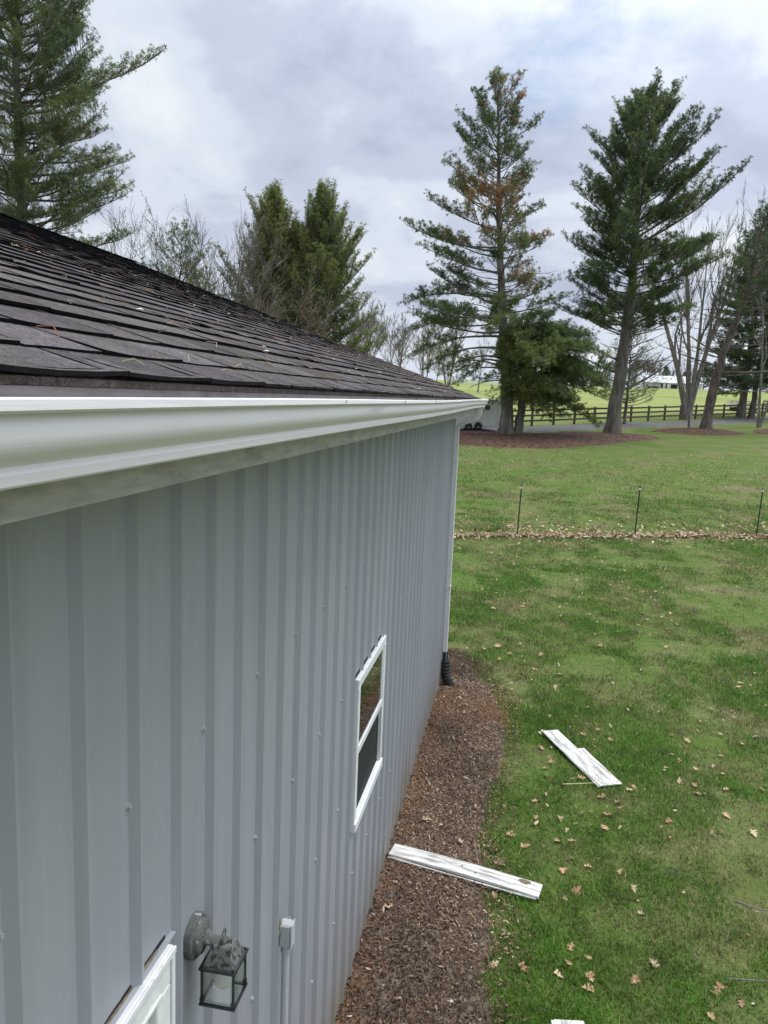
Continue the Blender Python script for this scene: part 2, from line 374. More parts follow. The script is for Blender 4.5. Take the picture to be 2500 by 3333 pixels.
bed('pine_straw_bed', [(-9, 44.6), (-3, 44.2), (-.5, 44.2), (2.5, 45.2), (5.5, 48.5), (7.5, 51.5), (9.8, 54.6), (10.2, 57.2), (8.2, 58.0), (5.6, 57.2), (4, 55.2), (1.8, 53.2), (-.6, 52.4), (-4.0, 50.8), (-9, 50.2)], .28, M['straw_bed'])
bed('pine_straw_bed', [(10.2, 60.2), (13, 59.2), (16.5, 60.6), (17.8, 63.2), (16.8, 65.2), (13.5, 65.0), (11.2, 63.0)], .22, M['straw_bed'])
bed('pine_straw_bed', [(18.0, 63.0), (22, 62.0), (26, 65.2), (26, 69), (22, 69), (19, 66.5)], .3, M['straw_bed'])
def mulch_edge(y):
    y = np.asarray(y, float)
    e = np.interp(y, [-8, 0, 3, 4.2, 5.5, 6.9, 7.6, 8.3, 9.2, 10.2, 10.9, 11.3], [.9, .95, 1.0, .93, .80, .77, .84, .96, .78, .50, .22, -.3])
    return e + .26*(vnoise(y*2.1, y*0+2.2, 2, 5)-.5)
def mulch_fade(x, y): return mulch_edge(y) - x
_y = np.arange(-8, 11.4, .12); _s = np.linspace(0, 1, 16)
_X = -.35 + _s[None, :]*(np.maximum(mulch_edge(_y), -.34)[:, None]+.35); _Y = np.repeat(_y[:, None], 16, 1)
_Z = ground_z(_X, _Y) + .026 + .03*(vnoise(_X*5, _Y*5, 6, 3)-.5)*(_s < .9) - .03*(_s > .97)
_V = np.stack([_X, _Y, _Z], -1).reshape(-1, 3); _i = (np.arange(len(_y)-1)[:, None]*16 + np.arange(15)).ravel()
tag(mesh_np('mulch_strip', _V, [np.stack([_i, _i+1, _i+17, _i+16], 1)], M['mulch'], smooth=True), kind='structure')

# ------------------------------------------------------------------ building
BLD_Y0, BLD_Y1, BLD_W = -4.0, 9.76, 9.1
barn = thing('metal_barn', (0, 0, 0), 'low grey metal sided building with worn dark shingle roof and white gutter', 'building')
WY0, WY1, WZ0, WZ1 = 4.19, 5.085, 1.13, 2.105         # window opening
DY0, DY1, DZ1 = .86, 1.765, 2.25                       # door opening (outer frame)
def rib_profile(y0, y1):
    pts = []; p = .2286; k0 = math.floor((y0-1.187)/p)-1
    for k in range(k0, k0+int((y1-y0)/p)+4):
        b = 1.187 + k*p      # b = far foot of the main rib
        pts += [(b-.056, 0), (b-.034, .0205), (b-.026, .020), (b-.013, .0165), (b, 0), (b+.045, 0), (b+.052, .0006), (b+.060, .0006), (b+.067, 0), (b+.110, 0), (b+.117, .0006), (b+.125, .0006), (b+.132, 0)]
    pts = sorted(pts)
    return [q for q in pts if y0 < q[0] < y1]
def siding(mb, y0, y1, holes, ztop):
    prof = [(y0, 0)] + rib_profile(y0, y1)
    for h in holes: prof += [(h[0], 0), (h[1], 0)]
    prof.append((y1, 0)); prof = sorted(set(prof))
    def seg(a, b, z0, z1): mb.add([(a[1], a[0], z0), (b[1], b[0], z0), (b[1], b[0], z1), (a[1], a[0], z1)], [(0, 1, 2, 3)])
    for a, b in zip(prof[:-1], prof[1:]):
        mid = (a[0]+b[0])/2; hh = [h for h in holes if h[0] < mid < h[1]]
        if hh:
            if hh[0][2] > .02: seg(a, b, .03, hh[0][2])
            seg(a, b, hh[0][3], ztop)
        else: seg(a, b, .03, ztop)
mb = MB(); siding(mb, BLD_Y0, BLD_Y1, [(WY0+.03, WY1-.03, WZ0+.03, WZ1-.03), (DY0+.03, DY1-.03, 0, DZ1-.03)], 3.60)
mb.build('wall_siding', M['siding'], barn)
mb = MB()   # the other three walls (flat sheets with gables)
mb.add([(0, BLD_Y1, .03), (-BLD_W, BLD_Y1, .03), (-BLD_W, BLD_Y1, 3.6), (-BLD_W/2, BLD_Y1, 5.2), (0, BLD_Y1, 3.6)], [(0, 1, 2, 3, 4)])
mb.add([(0, BLD_Y0, .03), (-BLD_W, BLD_Y0, .03), (-BLD_W, BLD_Y0, 3.6), (-BLD_W/2, BLD_Y0, 5.2), (0, BLD_Y0, 3.6)], [(4, 3, 2, 1, 0)])
mb.add([(-BLD_W, BLD_Y0, .03), (-BLD_W, BLD_Y1, .03), (-BLD_W, BLD_Y1, 3.6), (-BLD_W, BLD_Y0, 3.6)], [(0, 1, 2, 3)])
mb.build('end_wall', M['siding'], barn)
mb = MB(); mb.box((-.30, BLD_Y0+.02, 0), (-.26, BLD_Y1-.02, 3.5)); mb.build('inner_wall', plain('dark_interior', (.02, .02, .02), .9), barn)
mb = MB(); mb.box((-.06, BLD_Y1-.03, .03), (.028, BLD_Y1+.012, 3.55), bev=.004); mb.build('corner_trim', M['white_trim'], barn)
# screws along the girts
scr = noisy('painted_screw', (.30, .32, .33), (.42, .44, .44), 60, .4)
def screw_mesh():
    b = MB(); b.tube([(0, 0, 0), (.002, 0, 0)], .0105, 12); b.tube([(.002, 0, 0), (.009, 0, 0)], .0064, 6); return b
proto = None
for z in (.77, 1.45, 2.11, 2.755):
    y = 1.585 - .4572*2
    while y < 9.6:
        ok = not (WY0-.03 < y < WY1+.03 and WZ0-.03 < z < WZ1+.03) and not (DY0-.03 < y < DY1+.03 and z < DZ1+.03)
        if ok:
            if proto is None: proto = screw_mesh().build('screw', scr, barn); o = proto
            else: o = proto.copy(); COL.objects.link(o); o.parent = barn
            o.location = (0.0, y+random.uniform(-.012, .012), z+random.uniform(-.008, .008))
        y += .4572
# fascia, soffit, eave
YE = 10.09
mb = MB(); mb.box((.246, BLD_Y0-.3, 3.588), (.270, YE-.03, 3.756)); mb.build('fascia', M['fascia'], barn)
mb = MB(); mb.box((-.05, BLD_Y0-.3, 3.600), (.243, YE-.04, 3.612)); mb.build('soffit', M['fascia'], barn)
for sgn in (1, -1):
    x0, x1 = (.243, -BLD_W/2) if sgn > 0 else (-BLD_W-.243, -BLD_W/2)
    for yy in (YE-.03, BLD_Y0-.3+.005):
        v = [(x0, yy, 3.60), (x1, yy, 5.27), (x1, yy, 5.425), (x0, yy, 3.762), (x0, yy+.024, 3.60), (x1, yy+.024, 5.27), (x1, yy+.024, 5.425), (x0, yy+.024, 3.762)]
        mb = MB(); mb.add(v, [(0, 1, 2, 3), (7, 6, 5, 4), (0, 4, 5, 1), (1, 5, 6, 2), (2, 6, 7, 3), (3, 7, 4, 0)]); mb.build('barge_board', M['fascia'], barn)
# roof deck + shingles
SL = .343; cs, sn = 1/math.hypot(1, SL), SL/math.hypot(1, SL)
def rp(s, y, h): # slope coords: s up the slope from the eave, h above the deck
    return np.stack([.30 - s*cs + h*sn, y, 3.768 + s*sn + h*cs], -1)
mb = MB()
for sg in (1, -1):
    ex, rx, c0 = .285, -BLD_W/2, -BLD_W/2
    f = (lambda x: x) if sg > 0 else (lambda x: 2*c0-x)
    v = []
    for yy in (BLD_Y0-.30, YE-.006):
        v += [(f(ex), yy, 3.757), (f(rx), yy, 3.757+SL*(ex-rx)), (f(rx), yy, 3.768+SL*(ex-rx)), (f(ex), yy, 3.768)]
    mb.add(v, [(0, 1, 2, 3), (7, 6, 5, 4), (0, 4, 5, 1), (1, 5, 6, 2), (2, 6, 7, 3), (3, 7, 4, 0)], (.13, .12, .105))
roof = mb.build('roof', M['shingle'], barn, tint=True)
SLEN = (.30 + BLD_W/2)/cs; EXP = .142; ncourse = int(SLEN/EXP)
mb = MB(); rs = np.random.default_rng(11)
for k in range(-1, ncourse):
    s0 = max(k*EXP-.042, 0.0) - (.012 if k < 0 else 0.0); y = BLD_Y0-.32 - rs.uniform(0, .3) ; base_l = rs.uniform(-.002, .003)
    offs = (k % 2)*.1525 + rs.uniform(-.02, .02); y = BLD_Y0-.62 + offs
    wav = lambda yy, k=k: .012*(vnoise(yy*.55, np.zeros_like(yy)+k*.35, 21, 3)-.5)*2
    while y < YE+.02:
        wd = rs.choice([.17, .21, .25, .30, .34]); a, b_ = y+.0045, y+wd-.0045
        if rs.random() < .25: b_ += .004
        a = max(a, BLD_Y0-.32); b_ = min(b_, YE+.01)
        if b_-a > .04:
            yy = np.linspace(a, b_, 5); t_ = (yy-a)/(b_-a)
            curl = abs(rs.normal(0, .0016))*(t_-.5)**2*4 + (rs.uniform(0, .0016))*(t_ if rs.random() < .5 else 1-t_) + (.004*(t_-.5)**2*4 if rs.random() < .05 else 0)
            lift = .0108 + base_l*.8 + rs.uniform(-.0006, .0012) + .004*(vnoise(yy*1.1, yy*0+k*.9, 31, 3)-.5)
            th = .0070 + rs.uniform(0, .002)
            frt = s0 + wav(yy) + rs.normal(0, .0016, 5)
            rows_t = []; ss = [0, .035, .10, EXP+.05]; hh = [lift+curl, lift*.86+curl*.4, lift*.62+.0005, .0008]
            for si, h in zip(ss, hh): rows_t.append(rp(frt+si if si < EXP else np.full(5, s0+si), yy, h+0*yy))
            low = rp(frt+.002, yy, np.maximum(hh[0]-th, -.002))
            g_ = rs.uniform(.72, 1.30); col = np.array([.098, .093, .092])*g_*(1 + .025*rs.normal(0, 1, 3)*[1, .3, 1])
            V = np.concatenate(rows_t); F = []
            for r_ in range(3):
                for j in range(4): F.append((r_*5+j, r_*5+j+1, (r_+1)*5+j+1, (r_+1)*5+j))
            mb.add(V, F, col)
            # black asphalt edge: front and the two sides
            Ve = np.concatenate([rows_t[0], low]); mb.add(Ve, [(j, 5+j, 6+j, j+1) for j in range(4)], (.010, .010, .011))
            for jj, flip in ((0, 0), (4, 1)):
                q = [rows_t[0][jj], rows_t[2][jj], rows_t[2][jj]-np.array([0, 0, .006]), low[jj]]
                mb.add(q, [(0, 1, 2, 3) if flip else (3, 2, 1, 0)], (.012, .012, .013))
        y += wd
sh = mb.build('shingles', M['shingle'], roof, tint=True)
mb = MB(); y = BLD_Y0-.32; zr = 3.768 + SL*(.30+BLD_W/2)
while y < YE:
    y1 = min(y+.30, YE+.012); l0 = rs.uniform(.012, .02)
    def capv(yy, h): return [(-BLD_W/2+.14, yy, zr-.048+h), (-BLD_W/2+.02, yy, zr-.002+h), (-BLD_W/2-.02, yy, zr-.002+h), (-BLD_W/2-.14, yy, zr-.048+h)]
    v = capv(y, l0+.012) + capv(y1, .012) + capv(y, l0+.002)
    mb.add(v, [(0, 1, 5, 4), (1, 2, 6, 5), (2, 3, 7, 6), (8, 9, 1, 0), (9, 10, 2, 1), (10, 11, 3, 2)], np.array([.035, .034, .036])*rs.uniform(.8, 1.2)); y += .14
mb.build('ridge_cap', M['shingle'], roof, tint=True)
# gutter (K profile), slightly out of level
gp = [(.274, -.008), (.274, -.097), (.358, -.097), (.361, -.094), (.362, -.082), (.359, -.078), (.3585, -.074), (.364, -.069), (.375, -.062), (.383, -.053), (.3865, -.042), (.3865, -.030), (.383, -.022), (.381, -.018), (.396, -.0165), (.400, -.013), (.400, -.002), (.397, 0)]
inner = [(.394, -.001), (.394, -.012), (.378, -.0155), (.3795, -.022), (.383, -.031), (.383, -.042), (.380, -.051), (.372, -.059), (.361, -.066), (.3555, -.072), (.356, -.079), (.3585, -.084), (.3575, -.092), (.3555, -.094), (.277, -.094), (.277, -.008)]
loop = gp + inner; n_ = len(loop)
gy = np.concatenate([np.arange(BLD_Y0-.3, 10.0, .3), [YE+.03]])
def gut_z(y): return 3.742 + .0027*(y-.6) + .004*math.sin(y*.9+.6)
V = np.array([[(x + .003*math.sin(y*1.3), y, gut_z(y)+z) for x, z in loop] for y in gy]).reshape(-1, 3); F = []
for i in range(len(gy)-1):
    for j in range(n_): F.append((i*n_+j, i*n_+(j+1) % n_, (i+1)*n_+(j+1) % n_, (i+1)*n_+j))
gutter = mesh_np('gutter', V, [np.array(F)], M['gutter'], barn); smooth_by_angle(gutter, 38)
for yy, fl in ((YE+.03, 1), (BLD_Y0-.3, 0)):
    mb = MB(); P = [(x, yy, gut_z(yy)+z) for x, z in gp]; Q = [(x, yy+.003, z) for x, y, z in P]; n = len(P)
    mb.add(P+Q, [tuple(range(n)), tuple(range(n, 2*n))[::-1]] + [(i, (i+1) % n, n+(i+1) % n, n+i) for i in range(n)])
    mb.build('end_cap', M['gutter'], gutter)
hang = None
for yy in (-2.2, -.6, 1.02, 2.05, 3.1, 4.2, 5.4, 6.7, 8.1, 9.5):
    mb = MB(); zz = gut_z(yy); mb.box((.278, yy-.006, zz-.012), (.393, yy+.006, zz-.0095)); mb.box((.4005, yy-.0025, zz-.011), (.4025, yy+.0025, zz-.002))
    mb.build('gutter_hanger', noisy('dull_hanger', (.10, .08, .07), (.22, .19, .17), 30, .6) if hang is None else hang, gutter)
    hang = bpy.data.materials['dull_hanger']
# downspout: outlet, ribbed elbow back to the wall, straight pipe
ds = MB()
def rect_tube(mb, path, wx, wy, ribs=0.0):
    P = np.array(path, float); V = []; m = len(P)
    T = np.gradient(P, axis=0); T /= np.linalg.norm(T, axis=1)[:, None]
    for i in range(m):
        yv = np.array([0, 1.0, 0]); xv = np.cross(yv, T[i]); xv /= np.linalg.norm(xv)
        s = 1 + (ribs if i % 2 else 0)
        for a, b in ((-1, -1), (-.8, -1), (.8, -1), (1, -1), (1, 1), (.8, 1), (-.8, 1), (-1, 1)):
            V.append(P[i] + xv*a*wx/2*s + yv*b*wy/2*s)
    F = [(i*8+j, i*8+(j+1) % 8, (i+1)*8+(j+1) % 8, (i+1)*8+j) for i in range(m-1) for j in range(8)]
    F += [tuple(range(8))[::-1], tuple((m-1)*8+j for j in range(8))]
    mb.add(V, F)
YD = 9.66
a = np.linspace(0, 1, 15); bend1 = [(.318 - .07*(1-math.cos(t*1.2)), YD, 3.60 - .075*math.sin(t*1.2)*1.1) for t in a]
rect_tube(ds, [(.318, YD, 3.668), (.318, YD, 3.60)] + bend1, .052, .074, .05)
e = bend1[-1]; rect_tube(ds, [e, ((e[0]+.115)/2, YD, (e[2]+3.455)/2), (.115, YD, 3.455)], .05, .072)
bend2 = [(.115 - .062*math.sin(t*1.15), YD, 3.455 - .02*t - .055*(1-math.cos(t*1.15))*1.3) for t in a]
rect_tube(ds, bend2, .052, .074, .05)
down = ds.build('downspout', M['white_trim'], barn)
mb = MB(); rect_tube(mb, [(.052, YD, 3.42), (.052, YD, 2.0), (.052, YD, .36)], .055, .078)
mb.build('pipe', M['white_trim'], down)
for z in (3.0, 1.35):
    mb = MB(); mb.box((.0195, YD-.052, z-.014), (.0808, YD-.042, z+.014)); mb.box((.081, YD-.052, z-.014), (.084, YD+.045, z+.014))
    mb.build('strap', M['white_trim'], down)
# black corrugated drain pipe at its foot
pipe = MB(); nn_ = 44; pth = []; rad = []
for i in range(nn_):
    t = i/(nn_-1); ang = t*1.35
    pth.append((.060 + .035*t + .16*max(0, t-.35)**1.5, YD - .03*t, .36 - .37*math.sin(min(ang, 1.35))/math.sin(1.35)*1.0)); rad.append(.070 if (i//2) % 2 else .058)
pipe.tube([(.052, YD, .47), (.052, YD, .345)], .046, 14)
pipe.tube(pth, rad, 16)
o = pipe.build('drain_pipe', M['rubber'], None); smooth_by_angle(o, 50)
tag(o, 'black corrugated drain pipe at the foot of the white downspout', 'drain pipe')

# window in the wall
win = MB(); F0, F1 = .004, .032
fw = .052
win.box((F0, WY0, WZ1-fw), (F1, WY1, WZ1), bev=.004); win.box((F0, WY0, WZ0), (F1+.01, WY1, WZ0+fw*1.15), bev=.004)
win.box((F0, WY0, WZ0+fw*1.15), (F1, WY0+fw, WZ1-fw), bev=.003); win.box((F0, WY1-fw, WZ0+fw*1.15), (F1, WY1, WZ1-fw), bev=.003)
zm = (WZ0+WZ1)/2 + .01
window = win.build('window', M['vinyl'], barn)
mb = MB(); mb.box((-.004, WY0+fw, zm-.022), (.0285, WY1-fw, zm+.026), bev=.003); mb.box((-.004, WY0+fw, zm+.026), (.0225, WY0+fw+.022, WZ1-fw)); mb.box((-.004, WY1-fw-.022, zm+.026), (.0225, WY1-fw, WZ1-fw)); mb.box((-.004, WY0+fw+.022, WZ1-fw-.024), (.0225, WY1-fw-.022, WZ1-fw)); mb.build('sash', M['vinyl'], window)
def mat_glass():
    m, t, b = new_mat('dark_window_glass'); b.inputs['Base Color'].default_value = (.012, .014, .015, 1); b.inputs['Roughness'].default_value = .02
    b.inputs['Specular IOR Level'].default_value = .9; b.inputs['IOR'].default_value = 1.75; return m
M['glass'] = mat_glass()
mb = MB(); mb.box((-.012, WY0+fw+.01, zm), (.0205, WY1-fw-.01, WZ1-fw-.005)); mb.build('pane', M['glass'], window)
scm = plain('insect_screen', (.034, .036, .036), .75, .15)
mb = MB(); mb.box((-.002, WY0+fw-.005, WZ0+fw), (.003, WY1-fw+.005, zm-.02)); mb.build('screen', scm, window)
mb = MB(); mb.box((-.01, WY0-.014, WZ0-.03), (.003, WY0, WZ1+.02)); mb.box((-.01, WY0, WZ1), (.003, WY1+.01, WZ1+.018)); mb.build('gap_seal', plain('black_gap', (.01, .011, .011), .8), window)

# door with peeling white frame near the camera
dr = MB(); c = .10
dr.box((.003, DY0, DZ1-c), (.034, DY1, DZ1), bev=.004); dr.box((.003, DY0, .03), (.034, DY0+c, DZ1-c), bev=.004); dr.box((.003, DY1-c, .03), (.034, DY1, DZ1-c), bev=.004)
dr.box((.034, DY0, DZ1-.022), (.042, DY1, DZ1-.002), bev=.002); dr.box((.034, DY1-.022, .03), (.040, DY1-.003, DZ1-.024), bev=.002)
dr.box((.034, DY0+c-.02, DZ1-c+.004), (.040, DY1-c+.02, DZ1-c+.016), bev=.002)
door = thing('door', (0, 0, 0), None, None); door.parent = barn
dr.build('frame', M['peeling'], door)
mb = MB(); mb.box((-.02, DY0+c, .04), (.012, DY1-c, DZ1-c), bev=.003)
mb.box((.012, DY0+c+.10, 1.15), (.017, DY1-c-.10, DZ1-c-.10), bev=.002); mb.box((.012, DY0+c+.10, .2), (.017, DY1-c-.10, 1.0), bev=.002)
mb.build('panel', M['white_trim'], door)
mb = MB(); mb.tube([(.012, DY0+c+.06, 1.02), (.05, DY0+c+.06, 1.02)], .012, 12); mb.tube([(.05, DY0+c+.06, 1.02), (.06, DY0+c+.06, 1.02), (.085, DY0+c+.06, 1.02), (.09, DY0+c+.06, 1.02)], [.018, .027, .027, .015], 14); mb.build('handle', M['lantern_metal'], door)
mb = MB(); yy_ = np.linspace(DY0, DY1-.04, 60)
mb.tube(np.stack([.004+0*yy_, yy_, DZ1+.006+.002*np.sin(yy_*31)], 1), .0015+.0055*np.maximum(vnoise(yy_*14, yy_*0, 71, 3)-.35, 0)*1.6, 8)
mb.build('gap_filler', M['foam'], door)
mb = MB(); mb.box((.0, DY0-.02, DZ1-.001), (.0022, DY1+.01, DZ1+.014)); mb.build('gap', plain('door_gap', (.012, .012, .012), .9), door)
mb = MB(); mb.box((.002, DY0-.03, DZ1+.0002), (.019, DY1+.045, DZ1+.0018))
mb.build('flashing', plain('grey_flashing', (.36, .38, .40), .4), door)

# wall lantern
lan = thing('wall_lantern', (.0, 1.953, 2.13), 'black square glass lantern on a weathered round backplate on grey siding', 'wall light')
mb = MB(); mb.tube([(.0, 0, 0), (.022, 0, 0), (.026, 0, 0)], [.064, .064, .060], 28, squash=(1, .98, 1.05)); mb.tube([(.026, 0, 0), (.040, 0, 0), (.046, 0, 0)], [.052, .048, .030], 28); smooth_by_angle(mb.build('backplate', M['lantern_metal'], lan), 35)
mb = MB(); mb.tube([(.044, 0, .0), (.060, 0, -.003), (.085, 0, -.012), (.104, 0, -.028)], [.026, .018, .017, .018], 18); smooth_by_angle(mb.build('arm', M['lantern_metal'], lan), 50)
cx, hz = .104, .053; zt, zb = -.062, -.182
def ring(mb, hw, hw2, z0, z1, col=(1, 1, 1)):
    v = [(cx-hw, -hw, z0), (cx+hw, -hw, z0), (cx+hw, hw, z0), (cx-hw, hw, z0), (cx-hw2, -hw2, z1), (cx+hw2, -hw2, z1), (cx+hw2, hw2, z1), (cx-hw2, hw2, z1)]
    mb.add(v, [(0, 3, 2, 1), (4, 5, 6, 7), (0, 1, 5, 4), (1, 2, 6, 5), (2, 3, 7, 6), (3, 0, 4, 7)])
mb = MB(); ring(mb, .047, .027, zt+.0058, zt+.056); ring(mb, .027, .024, zt+.0561, zt+.059); mb.tube([(cx, 0, zt+.0591), (cx, 0, zt+.064)], .013, 16)
mb.build('roof', mat_weathered('chipped_lantern_roof', (.10, .105, .095), (.19, .195, .18), (.018, .02, .022), (9, 9, 9), (.50, .56), .03), lan)
mb = MB(); ring(mb, .057, .057, zt-.004, zt+.003); ring(mb, .053, .046, zt+.003, zt+.0055)
for sx, sy in ((1, 1), (1, -1), (-1, 1), (-1, -1)): mb.tube([(cx+sx*.048, sy*.048, zt+.003), (cx+sx*.048, sy*.048, zt+.010)], .004, 10)
top_rim = mb.build('rim', M['lantern_black'], lan)
mb = MB(); aa = np.linspace(0, math.pi, 12)
mb.tube([(cx+.0, -.010, zt+.064)] + [(cx, -.010*math.cos(t), zt+.088+.012*math.sin(t)) for t in aa] + [(cx, .010, zt+.074)], .0027, 8); mb.tube([(cx, -.010, zt+.0595), (cx, -.010, zt+.073)], .005, 10); mb.build('hook', M['lantern_metal'], lan)
mb = MB()
for sx, sy in ((1, 1), (1, -1), (-1, 1), (-1, -1)):
    mb.box((cx+sx*.049-.0035, sy*.049-.0035, zb+.006), (cx+sx*.049+.0035, sy*.049+.0035, zt-.004), bev=.001)
    mb.box((cx+sx*.049-.0055, sy*.049-.0055, zb+.006), (cx+sx*.049+.0055, sy*.049+.0055, zb+.024), bev=.001)
h = .056
for a_, b_ in (((cx-h, -h), (cx+h, -h+.009)), ((cx-h, h-.009), (cx+h, h)), ((cx-h, -h+.009), (cx-h+.009, h-.009)), ((cx+h-.009, -h+.009), (cx+h, h-.009))): mb.box((*a_, zb), (*b_, zb+.006))
mb.build('cage', M['lantern_black'], lan)
def mat_clear():
    m, t, b = new_mat('clear_glass'); g = NG(t)
    tr = g.node('ShaderNodeBsdfTransparent'); tr.inputs[0].default_value = (.93, .95, .94, 1); gl = g.node('ShaderNodeBsdfGlossy'); gl.inputs['Roughness'].default_value = .08
    lw = g.node('ShaderNodeLayerWeight'); lw.inputs[0].default_value = .35; ms = g.node('ShaderNodeMixShader')
    g.link(g.math('ADD', g.math('MULTIPLY', lw.outputs[0], .28), g.math('MULTIPLY', g.noise(30, 4, .6), .06)), ms.inputs[0])
    g.link(tr.outputs[0], ms.inputs[1]); g.link(gl.outputs[0], ms.inputs[2]); g.link(ms.outputs[0], t.nodes['Material Output'].inputs[0]); return m
M['clear'] = mat_clear()
mb = MB()
for s in (1, -1):
    mb.box((cx-.045, s*.0475-.0008, zb+.007), (cx+.045, s*.0475+.0008, zt-.005)); mb.box((cx+s*.0475-.0008, -.045, zb+.007), (cx+s*.0475+.0008, .045, zt-.005))
mb.build('glass', M['clear'], lan)
mb = MB(); tt = np.linspace(0, 1, 12); mb.tube([(cx, 0, zt-.004), (cx, 0, zt-.03)] + [(cx, 0, zt-.032-.062*t) for t in tt], [.014, .016] + [max(.002,   .031*math.sqrt(max(0, 1-((t-.45)/.56)**2))) for t in tt], 20)
smooth_by_angle(mb.build('bulb', noisy('frosted_bulb', (.62, .58, .52), (.70, .67, .61), 10, .5), lan), 60)

# electrical conduit with access fitting
con = thing('conduit', (.0, 2.80, 0), 'grey plastic conduit with square access fitting running down grey siding', 'conduit')
mb = MB(); mb.tube([(.040, 0, .02), (.040, 0, 1.43)], .0165, 18); mb.build('pipe', M['pvc'], con)
mb = MB(); mb.tube([(.040, 0, 1.425), (.040, 0, 1.445), (.040, 0, 1.455)], [.021, .021, .020], 18); mb.box((.014, -.026, 1.453), (.066, .026, 1.560), bev=.007); mb.build('fitting', M['pvc'], con)
mb = MB(); mb.box((.066, -.027, 1.452), (.072, .027, 1.561), bev=.0025); 
for z in (1.466, 1.547): mb.tube([(.072, 0, z), (.0745, 0, z)], .0045, 8)
mb.build('cover', noisy('grey_cover', (.46, .47, .49), (.52, .53, .55), 9, .4), con)
mb = MB(); zz = np.linspace(1.490, 1.578, 14); tt_ = np.linspace(0, 1, 14)
mb.tube(np.stack([.012+.004*np.sin(tt_*9), -.024+.012*tt_+.003*np.sin(tt_*14), zz], 1), np.maximum(.002, .017*np.sin(np.pi*(.06+.9*tt_))**.6*(1+.12*np.sin(tt_*23))), 12, squash=(.8, 1.1, 1))
smooth_by_angle(mb.build('sealant', M['foam'], con), 60)

# ------------------------------------------------------------------ vegetation builders
def segs_mesh(P0, P1, R0, R1, n=3):
    P0, P1 = np.asarray(P0, float), np.asarray(P1, float); R0, R1 = np.asarray(R0, float), np.asarray(R1, float)
    T = P1-P0; Lm = np.linalg.norm(T, axis=1, keepdims=True); T = T/(Lm+1e-9)
    ref = np.where(np.abs(T[:, 2:3]) < .9, np.array([[0, 0, 1.0]]), np.array([[1.0, 0, 0]]))
    U = np.cross(T, ref); U /= np.linalg.norm(U, axis=1, keepdims=True)+1e-9; W = np.cross(T, U)
    a = np.arange(n)*2*math.pi/n; c, s = np.cos(a), np.sin(a)
    ring = c[None, :, None]*U[:, None] + s[None, :, None]*W[:, None]
    V = np.concatenate([P0[:, None]+ring*R0[:, None, None], P1[:, None]+ring*R1[:, None, None]], 1).reshape(-1, 3)
    k = np.arange(len(P0))[:, None]*2*n; j = np.arange(n)[None]; j2 = (j+1) % n
    F = np.stack([k+j, k+j2, k+n+j2, k+n+j], -1).reshape(-1, 4)
    return V, F
def unit(v): return v/(np.linalg.norm(v, axis=-1, keepdims=True)+1e-9)
def tufts_mesh(P, D, S, C, rg, nn=13, width=.05, spread=1.0):
    """star-shaped needle clusters: P base, D twig direction, S needle length, C colour"""
    n = len(P); dirs = unit(D[:, None]*.75 + spread*unit(rg.normal(0, 1, (n, nn, 3))))
    ln = S[:, None]*rg.uniform(.65, 1.1, (n, nn)); tip = P[:, None]+dirs*ln[..., None]; tip[..., 2] -= .06*ln
    side = unit(np.cross(dirs, rg.normal(0, 1, (n, nn, 3))))*(S[:, None, None]*width)
    mid = P[:, None]+dirs*ln[..., None]*.45
    V = np.stack([P[:, None]+0*mid, mid+side, tip, mid-side], 2).reshape(-1, 3)
    F = np.arange(n*nn*4).reshape(-1, 4)
    col = np.repeat(C[:, None]*rg.uniform(.8, 1.25, (n, nn, 1)), 4, axis=1).reshape(-1, 3)
    return V, F, col
def fast_mesh(name, V, F, mat, parent, tint=None): return mesh_np(name, V, [F], mat, parent, tint)
GREEN = np.array([[.056, .105, .050], [.098, .155, .058], [.155, .212, .064], [.235, .270, .085]])
def green_tint(P, rg, warm=0.0):
    n = len(P); t = np.clip(rg.normal(.9, .7, n)+warm + 1.6*(vnoise(P[:, 0]*.45+40, P[:, 2]*.6+P[:, 1]*.3, 12, 2)-.5)*2, 0, 2.99)
    i = t.astype(int); f = (t-i)[:, None]; return GREEN[i]*(1-f)+GREEN[np.minimum(i+1, 3)]*f
